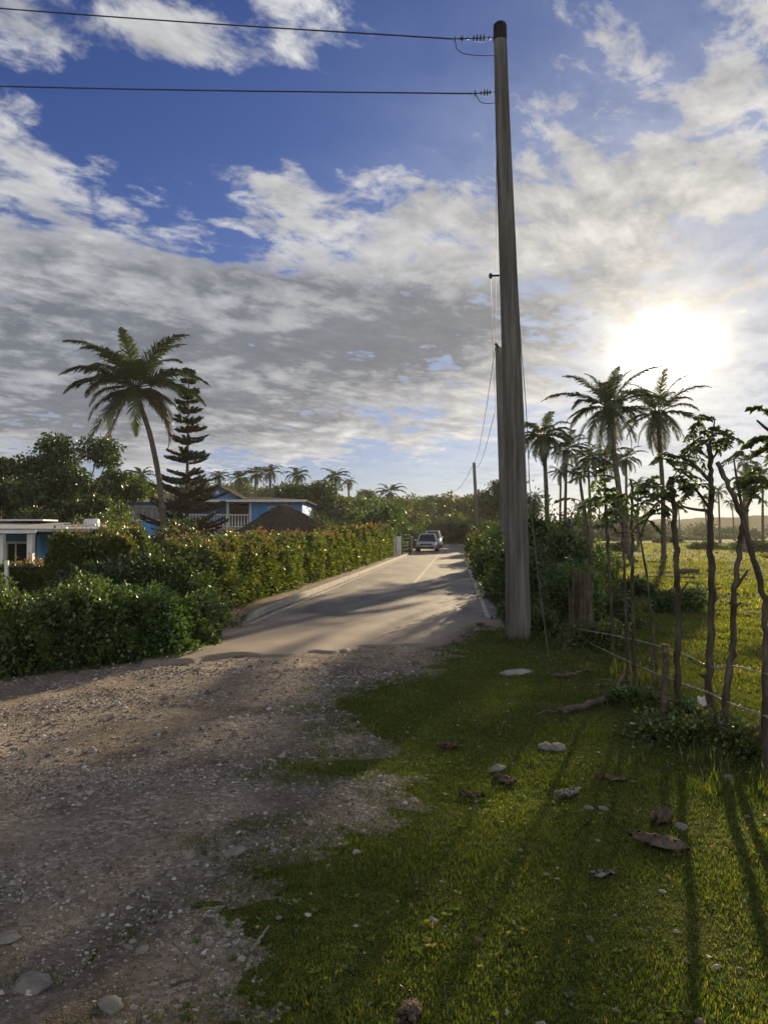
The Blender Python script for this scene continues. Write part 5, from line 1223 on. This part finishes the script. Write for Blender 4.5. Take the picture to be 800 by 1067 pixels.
# barbed wires
def barbed(label, pts):
    P = np.array([at(*p) for p in pts]); c = curve(P, 26); base = c[0].copy(); s = np.arange(len(c))
    b = MB()
    for ph in (0, math.pi):
        o = np.stack([np.cos(s * 2.2 + ph), 0 * s, np.sin(s * 2.2 + ph)], 1) * .0028; b.tube(c - base + o, .003, 4)
    for k in range(3, len(c) - 1, 4):
        q = c[k] - base
        for a in (.6, 2.2, 3.9): d = np.array([math.cos(a) * .4, .15, math.sin(a)]) * .016; b.tube([q - d, q + d], .0016, 4)
    o = b.build('barbed_wire', WIRE_STEEL); o.location = base; tag(o, label, 'barbed wire', 'barbed wires of the stake fence')
barbed('upper barbed wire crossing the middle stakes', [(600, 655, 10.3), (654, 665, 7.7), (706, 679, 6.25), (739, 694, 6.3), (765, 694, 5.65), (798, 702, 5.0), (850, 715, 4.4)])
barbed('lower barbed wire crossing the middle stakes', [(610, 668, 10.2), (661, 692, 7.4), (706, 710, 6.25), (739, 722, 6.25), (757, 731, 5.65), (797, 746, 5.0), (860, 775, 4.4)])
0 and barbed('top barbed wire faintly crossing the thin stakes', [(600, 632, 10.3), (654, 634, 7.7), (706, 636, 6.25), (739, 640, 6.3), (764, 641, 5.7), (797, 640, 5.0), (850, 640, 4.4)])
# white rag on the wire
g = at(731, 731, 6.3); V = []; 
for i in range(6):
    for j in range(6): V.append(((i - 2.5) * .015, .012 * math.sin(i * 1.7 + j), -(j) * .017 + .006 * math.sin(i * 2)))
o = obj('plastic_scrap', np.array(V), np.array([(i * 6 + j, i * 6 + j + 1, (i + 1) * 6 + j + 1, (i + 1) * 6 + j) for i in range(5) for j in range(5)]), WHITE); o.location = g + (0, 0, .04)
sm = o.modifiers.new('solid', 'SOLIDIFY'); sm.thickness = .004
tag(o, 'small white plastic scrap caught on the lower barbed wire', 'scrap')

# low leafy scrub at stake feet
for (px, py, rx, h, lab, mat) in [(745, 778, .33, .22, 'low leafy bush with pale leaves around the foot of the crooked stake', LEAF_YEL), (700, 775, .28, .16, 'low green bush around the foot of the straight dark stake', LEAF_MID), (778, 790, .26, .2, 'low leafy bush between the two rightmost stakes', LEAF_YEL), (722, 760, .25, .18, 'low leafy bush at the foot of the tallest stake', LEAF_MID), (665, 735, .28, .14, 'low weeds bush at the foot of the paired stakes', LEAF_MID)]:
    g = onground(px, py); shrub('low_bush', lab, 'shrub', (g[0], g[1] + .1, 0), rx, rx, h, 2200, .035, mat, int(px), .4, 'low bushes at the feet of the stakes', .6)

# ------------------------------------------------------------------ debris on the verge
def stone(label, px, py, s, seed, fl=.55, group='pale stones on the verge grass', name='stone', ax=1.3, mat=STONE):
    g = onground(px, py); r = np.random.default_rng(seed); nu, nv = 22, 14; V = []
    for i in range(nv + 1):
        th = -math.pi / 2 + math.pi * i / nv
        for j in range(nu):
            ph = 6.2832 * j / nu; V.append((math.cos(ph) * math.cos(th), math.sin(ph) * math.cos(th), math.sin(th)))
    d = np.array(V); k = 1 + .22 * sn(d, 1.6, seed, 3) + .10 * sn(d, 5.0, seed + 3, 3); P = d * k[:, None] * np.array([s * ax, s, s * fl])
    i, j = np.meshgrid(np.arange(nv), np.arange(nu), indexing='ij'); j2 = (j + 1) % nu
    o = obj(name, P, np.stack([i * nu + j, i * nu + j2, (i + 1) * nu + j2, (i + 1) * nu + j], -1).reshape(-1, 4), mat, smooth_shade=True)
    gz = float(gravel_z(np.array([g[0]]), np.array([g[1]]))[0]) if group == 'pale rocks in the gravel' else float(tz(g[0], g[1]))
    o.location = (g[0], g[1], gz + s * fl * .25); o.rotation_euler = (0, 0, r.random() * 3); return tag(o, label, 'stone', group)
for a in [('rounded grey stone, left of the pair on the grass below the fallen branch', 568, 779, .055, 1), ('rounded grey stone, right of the pair on the grass below the fallen branch', 581, 780, .055, 2), ('dark grey stone above a flat bark piece in the middle of the verge', 518, 801, .045, 3),
          ('small white stone left of its neighbour beside the bark pieces', 613, 841, .022, 4), ('small pale stone right of its neighbour beside the bark pieces', 628, 842, .022, 5), ('pale round stone just right of the ridged husk', 709, 862, .032, 6), ('grey stone in the shade below the low bushes', 758, 813, .035, 8)]: stone(*a)
stone('flat pale slab lying on the grass beside the near pole', 538, 702, .14, 12, .22, None, 'stone_slab', 1.5, CONCRETE)
for a in [('largest pale rock in the gravel at the bottom left corner', 36, 1030, .055, 21, .4), ('pale flat rock in the gravel above the bottom left corner', 245, 890, .045, 22, .4), ('pale rock in the gravel near the bottom, left of the twig', 116, 1052, .035, 23, .5), ('small pale rock beside the dark hollow in the gravel', 148, 992, .022, 24, .6), ('flat rock in the gravel at the left picture edge', 8, 985, .04, 25, .4)]:
    stone(*a, group='pale rocks in the gravel')
def bark_piece(label, px, py, L, W, rz, seed, mat=DEADWOOD, curl=.35, name='bark_piece', ridge=0, group=None, th=.012):
    g = onground(px, py); r = np.random.default_rng(seed); nx, ny = 26, 9; V = []
    for i in range(nx):
        u = i / (nx - 1) * 2 - 1; w = W * (1 - abs(u) ** 3) * (.75 + .25 * math.sin(u * 2 + seed)) + W * .12
        for j in range(ny):
            v = j / (ny - 1) * 2 - 1
            V.append((u * L / 2 + (.002 if ridge else .012) * r.normal(), v * w / 2 + .004 * r.normal() + .03 * L * math.sin(u * 2.4 + seed), curl * w * (1 - v * v) + (ridge * .012 * math.sin(u * 26)) + .003 * r.normal() + .08 * L * u * u * .6))
    i, j = np.meshgrid(np.arange(nx - 1), np.arange(ny - 1), indexing='ij'); q = i * ny + j
    o = obj(name, np.array(V), np.stack([q, q + ny, q + ny + 1, q + 1], -1).reshape(-1, 4), mat, smooth_shade=not ridge)
    s = o.modifiers.new('solid', 'SOLIDIFY'); s.thickness = th; s.offset = 1
    o.location = (g[0], g[1], float(tz(g[0], g[1])) + .018); o.rotation_euler = (0, 0, rz); return tag(o, label, 'bark', group)
bark_piece('long brown curled husk lying lowest right on the grass', 684, 882, .30, .11, R(-40), 1, DEADWOOD, .25, 'palm_husk')
bark_piece('short grey ridged husk above the long brown one', 690, 855, .22, .085, R(55), 2, DEADWOOD, .28, 'palm_husk', 1)
bark_piece('pale torn bark piece left of the two small stones', 590, 828, .17, .08, R(35), 3, STONE, .2)
bark_piece('flat grey bark piece above the two small stones', 636, 814, .18, .05, R(-20), 4, DEADWOOD, .2)
bark_piece('narrow dark bark piece in the middle of the verge', 490, 831, .11, .045, R(-25), 5, DEADWOOD, .3)
bark_piece('dark bark piece under the grey stone in mid verge', 526, 813, .15, .07, R(-50), 6, DEADWOOD, .3)
bark_piece('small pale bark chip in the right grass near the bottom', 627, 915, .07, .03, R(-5), 7, STONE, .2)
bark_piece('dark bark chip lying in the grass at the bottom edge', 428, 1060, .10, .05, R(80), 8, DEADWOOD, .3)
bark_piece('dark clod of bark right of the gravel in the grass shade', 468, 780, .12, .06, R(10), 9, HUSK, .4)
bark_piece('dark bark scrap lying on the asphalt edge by the pole', 490, 654, .5, .14, R(20), 10, HUSK, .4)
def stick(label, pts, r, mat=DEADWOOD, name='fallen_branch', twigs=0, seed=0, zoff=.0):
    P = []
    for (px, py, z) in pts: g = onground(px, py); g[2] = float(tz(g[0], g[1])) + z; P.append(g)
    base = P[0].copy(); c = curve(np.array(P) - base, 7); rr = np.random.default_rng(seed); c[1:-1] += rr.normal(size=c[1:-1].shape) * r * .3
    t = thing(name, label, 'branch', base); MB().tube(c, np.linspace(r, r * .35, len(c)), 8, wob=.1, seed=seed).build('wood', mat, t, True)
    for k in range(twigs):
        q = c[rr.integers(2, len(c) - 1)]; d = np.array([rr.normal(), rr.normal() * .5, abs(rr.normal()) * .5]) * .16
        MB().tube([q, q + d * .5 + (0, 0, .01), q + d], [r * .35, r * .22, r * .1], 5).build('twig', mat, t)
    return t
stick('long fallen branch lying on the grass towards the thin stakes', [(586, 745, .03), (612, 738, .03), (632, 730, .06), (646, 719, .10), (655, 705, .16)], .035, twigs=5, seed=1)
stick('thin fallen branch near the pole foot', [(576, 706, .03), (590, 708, .05), (610, 704, .05), (628, 702, .03)], .022, twigs=3, seed=2)
stick('thin dark twig on the grass left of the fallen branch', [(555, 748, .01), (568, 744, .03), (580, 745, .03), (584, 738, .08)], .010, twigs=3, seed=3)
stick('pale pointed stick at the border of gravel and grass', [(262, 992, .012), (270, 982, .02), (280, 970, .03)], .009, STONE, seed=4)
stick('thin dark twig on the gravel left of centre', [(58, 905, .01), (70, 901, .015), (84, 898, .02)], .005, seed=5)
stick('forked dark twig near the bottom of the gravel', [(176, 1030, .01), (188, 1026, .02), (205, 1022, .02), (212, 1016, .03)], .006, twigs=3, seed=6)
stick('small white twig standing in the dark verge grass', [(416, 897, .0), (417, 890, .03)], .004, STONE, seed=7)
stick('thin pale twig at the grass edge near the gravel pocket', [(404, 853, .01), (411, 857, .02)], .004, STONE, seed=8)

# ------------------------------------------------------------------ light, sky, haze
SUN_AZ = math.atan((693 - 400) / F); sd = at(693, 362, 100) - np.array([0, 0, EYE]); SUN_AZ = math.atan2(sd[0], sd[1]); SUN_EL = math.atan2(sd[2], math.hypot(sd[0], sd[1]))
sl = bpy.data.lights.new('sun', 'SUN'); sl.energy = 5.0; sl.angle = R(0.6); sl.color = (1.0, 0.78, 0.49)
so = bpy.data.objects.new('sun', sl); COL.objects.link(so)
so.rotation_euler = Vector(unit(sd)).to_track_quat('Z', 'Y').to_euler(); so.location = (20, 50, 30)

world = bpy.data.worlds.new('World'); scene.world = world; world.use_nodes = True
nt = world.node_tree; nd = nt.nodes; lk = nt.links; nd.clear()
STR = 0.06
def mth(op, a, b=None, c=None, clamp=False):
    n = nd.new('ShaderNodeMath'); n.operation = op; n.use_clamp = clamp
    for i, v in enumerate((a, b, c)):
        if v is None: continue
        if hasattr(v, 'links'): lk.new(v, n.inputs[i])
        else: n.inputs[i].default_value = v
    return n.outputs[0]
def mixc(f, a, b):
    n = nd.new('ShaderNodeMix'); n.data_type = 'RGBA'
    for i, v in ((0, f), (6, a), (7, b)):
        if hasattr(v, 'links'): lk.new(v, n.inputs[i])
        else: n.inputs[i].default_value = v if i == 0 else (*v, 1)
    return n.outputs[2]
def rng_(v, a, b, c=0., d=1., typ='SMOOTHSTEP'):
    n = nd.new('ShaderNodeMapRange'); n.interpolation_type = typ; lk.new(v, n.inputs['Value'])
    for k, q in (('From Min', a), ('From Max', b), ('To Min', c), ('To Max', d)): n.inputs[k].default_value = q
    return n.outputs[0]
out = nd.new('ShaderNodeOutputWorld'); bg = nd.new('ShaderNodeBackground'); bg.inputs['Strength'].default_value = STR
sky = nd.new('ShaderNodeTexSky'); sky.sky_type = 'NISHITA'; sky.sun_disc = False; sky.sun_elevation = SUN_EL; sky.sun_rotation = SUN_AZ
sky.air_density = 1.0; sky.dust_density = 0.7; sky.ozone_density = 2.0; sky.altitude = 10
tc = nd.new('ShaderNodeTexCoord'); sx = nd.new('ShaderNodeSeparateXYZ'); lk.new(tc.outputs['Generated'], sx.inputs[0])
x, y, z = sx.outputs
az = mth('ARCTAN2', x, y); el = mth('ARCSINE', z)
zp = mth('ADD', mth('MAXIMUM', z, 0.0), 0.10)
u = mth('DIVIDE', x, zp); v = mth('DIVIDE', y, zp)
cb = nd.new('ShaderNodeCombineXYZ'); lk.new(u, cb.inputs[0]); lk.new(v, cb.inputs[1])
def noise(scale, detail, rough, rot=0., st=(1, 1, 1), dist=0., off=(0, 0, 0)):
    mp = nd.new('ShaderNodeMapping'); mp.vector_type = 'TEXTURE'; mp.inputs['Rotation'].default_value = (0, 0, rot); mp.inputs['Scale'].default_value = st; mp.inputs['Location'].default_value = off
    lk.new(cb.outputs[0], mp.inputs[0]); n = nd.new('ShaderNodeTexNoise'); n.inputs['Scale'].default_value = scale; n.inputs['Detail'].default_value = detail
    n.inputs['Roughness'].default_value = rough; n.inputs['Distortion'].default_value = dist; lk.new(mp.outputs[0], n.inputs['Vector']); return n.outputs['Fac']
def blob(px, py, sxp, syp, amp):
    """a bank of cloud (or a gap) around a compass bearing and height"""
    d = at(px, py, 10) - np.array([0, 0, EYE]); a0 = math.atan2(d[0], d[1]); e0 = math.atan2(d[2], math.hypot(d[0], d[1]))
    a = mth('DIVIDE', mth('SUBTRACT', az, a0), sxp / F); b = mth('DIVIDE', mth('SUBTRACT', el, e0), syp / F)
    r2 = mth('ADD', mth('MULTIPLY', a, a), mth('MULTIPLY', b, b))
    return mth('MULTIPLY', mth('EXPONENT', mth('MULTIPLY', r2, -1.0)), amp)
def addall(L):
    r = L[0]
    for q in L[1:]: r = mth('ADD', r, q)
    return r
bias = addall([blob(40, 75, 150, 16, -.16), blob(110, 125, 85, 34, -.24), blob(170, 215, 75, 34, -.24), blob(440, 30, 45, 60, -.20), blob(330, 130, 90, 30, -.20), blob(290, 195, 90, 18, .16), blob(330, 262, 60, 18, -.14), blob(700, 190, 170, 80, .20), blob(620, 40, 90, 60, .20), blob(760, 60, 60, 60, .10), blob(790, 130, 50, 30, -.15),
               blob(250, 48, 130, 30, .30), blob(60, 18, 110, 20, .30), blob(20, 130, 40, 60, .14), blob(100, 250, 110, 60, .20), blob(470, 200, 110, 70, .12), blob(640, 230, 130, 80, .13), blob(300, 340, 330, 85, .44), blob(80, 410, 220, 70, .44), blob(430, 345, 90, 45, .36), blob(560, 30, 40, 80, .08),
               blob(560, 490, 260, 26, -.34), blob(330, 500, 160, 15, -.22), blob(730, 430, 160, 60, -.12), blob(60, 505, 140, 15, .0)])
big = noise(.55, 5, .55, R(-24), (1, 2.2, 1), .3, (3.1, 1.7, 0))
fine = noise(2.3, 13, .60, R(-28), (1, 1.5, 1), .25, (1.3, 7.7, 0))
vfine = noise(9, 9, .62, R(-50), (1, 1.3, 1), .3)
su_az = math.atan2(sd[0], sd[1])
fine_s = noise(2.3, 13, .60, R(-28), (1, 1.5, 1), .25, (1.3 - .10 * math.sin(su_az), 7.7 - .10 * math.cos(su_az), 0))
relief = mth('MULTIPLY', mth('SUBTRACT', fine, fine_s), 3.2)
cov = addall([mth('MULTIPLY_ADD', big, 1.0, -.5), mth('MULTIPLY_ADD', fine, 1.7, -.85), mth('MULTIPLY_ADD', vfine, 1.35, -.675), bias])
alpha = rng_(cov, -.10, .30); thick = rng_(cov, .0, .36)
dk = addall([blob(360, 330, 240, 60, 1.1), blob(60, 430, 200, 55, 1.1), blob(200, 380, 260, 70, .5), blob(0, 230, 90, 60, .35), blob(560, 340, 120, 40, .3)])
# closeness to the sun
dp = nd.new('ShaderNodeVectorMath'); dp.operation = 'DOT_PRODUCT'; lk.new(tc.outputs['Generated'], dp.inputs[0]); su = unit(sd); dp.inputs[1].default_value = tuple(su)
ang = mth('ARCCOSINE', mth('MINIMUM', dp.outputs['Value'], .999999))
near = mth('EXPONENT', mth('MULTIPLY', ang, -4.2)); near2 = mth('EXPONENT', mth('MULTIPLY', mth('MULTIPLY', ang, ang), -1 / (2 * R(3.6) ** 2)))
near3 = mth('EXPONENT', mth('MULTIPLY', mth('MULTIPLY', ang, ang), -1 / (2 * R(12) ** 2)))
core = mth('MULTIPLY', mth('EXPONENT', mth('MULTIPLY', ang, -1 / R(1.15))), rng_(fine, .40, .60, 1.5, .18))
k = 1 / STR
tex = rng_(addall([mth('MULTIPLY', fine, .6), mth('MULTIPLY', vfine, .4)]), .38, .62)
shade = mth('MULTIPLY', thick, mth('ADD', mth('MULTIPLY', dk, .85), .28), clamp=True)
shade = mth('MULTIPLY', shade, mth('SUBTRACT', 1.15, mth('MULTIPLY', tex, .60)), clamp=True)
shade = mth('SUBTRACT', mth('ADD', shade, mth('MULTIPLY', thick, .10)), mth('MULTIPLY', relief, mth('SUBTRACT', 1.0, mth('MULTIPLY', dk, .72, clamp=True))), clamp=True)
white = mixc(near, tuple(np.array((.325, .33, .335)) * k), tuple(np.array((.41, .37, .305)) * k))
grey = mixc(near, tuple(np.array((.088, .101, .122)) * k), tuple(np.array((.19, .18, .158)) * k))
cloud = mixc(shade, white, grey)
sc_ = nd.new('ShaderNodeVectorMath'); sc_.operation = 'SCALE'; lk.new(cloud, sc_.inputs[0]); lk.new(mth('ADD', .80, mth('ADD', mth('MULTIPLY', tex, .30), mth('MULTIPLY', relief, .2))), sc_.inputs['Scale']); cloud = sc_.outputs[0]
back = rng_(y, .25, -.45)  # unseen bright cloud cover behind the camera, added to light surfaces facing it
cloud = mixc(back, cloud, tuple(np.array((.40, .395, .385)) * k))
skyc = nd.new('ShaderNodeMix'); skyc.data_type = 'RGBA'; skyc.blend_type = 'MULTIPLY'; skyc.inputs[0].default_value = 1; lk.new(sky.outputs[0], skyc.inputs[6]); skyc.inputs[7].default_value = (.14, .275, .63, 1)
alpha = mth('MAXIMUM', alpha, mth('MULTIPLY', back, .8))
alpha = mth('MAXIMUM', alpha, mth('MULTIPLY', near3, .9))
low = mth('MULTIPLY', mth('EXPONENT', mth('MULTIPLY', mth('MAXIMUM', el, 0.0), -1 / R(7))), .8)
lowc = mixc(near, tuple(np.array((.18, .215, .25)) * k), tuple(np.array((.43, .365, .27)) * k))
mixd = mixc(mth('MULTIPLY', alpha, .95), mixc(low, skyc.outputs[2], lowc), cloud)
glow = nd.new('ShaderNodeMix'); glow.data_type = 'RGBA'; glow.blend_type = 'ADD'; glow.inputs[0].default_value = 1
gl = nd.new('ShaderNodeCombineXYZ'); g1 = addall([mth('MULTIPLY', near2, .10 * k), mth('MULTIPLY', core, 4.2 * k)])
lk.new(g1, gl.inputs[0]); lk.new(mth('MULTIPLY', g1, .90), gl.inputs[1]); lk.new(mth('MULTIPLY', g1, .70), gl.inputs[2])
lk.new(mixd, glow.inputs[6]); lk.new(gl.outputs[0], glow.inputs[7])
lk.new(glow.outputs[2], bg.inputs['Color']); lk.new(bg.outputs[0], out.inputs[0])

# haze
hz = MB().box((0, 250, 14), (2400, 1900, 34)).build('haze', None); tag(hz, 'thin warm haze hanging over the pasture and the far trees', 'haze', kind='stuff')
m, hnt, hnd, hlk = M('haze_air'); ho = hnd.new('ShaderNodeOutputMaterial'); pv = hnd.new('ShaderNodeVolumePrincipled')
pv.inputs['Density'].default_value = 0.0003; pv.inputs['Color'].default_value = (.95, .93, .90, 1); pv.inputs['Anisotropy'].default_value = 0.3
hlk.new(pv.outputs[0], ho.inputs['Volume']); hz.data.materials.append(m)

scene.render.engine = 'CYCLES'
scene.cycles.volume_bounces = 0
scene.cycles.max_bounces = 6
scene.cycles.transparent_max_bounces = 8
scene.view_settings.view_transform = 'Standard'; scene.view_settings.look = 'None'; scene.view_settings.gamma = 1; scene.view_settings.use_curve_mapping = False
scene.view_settings.exposure = 1.05
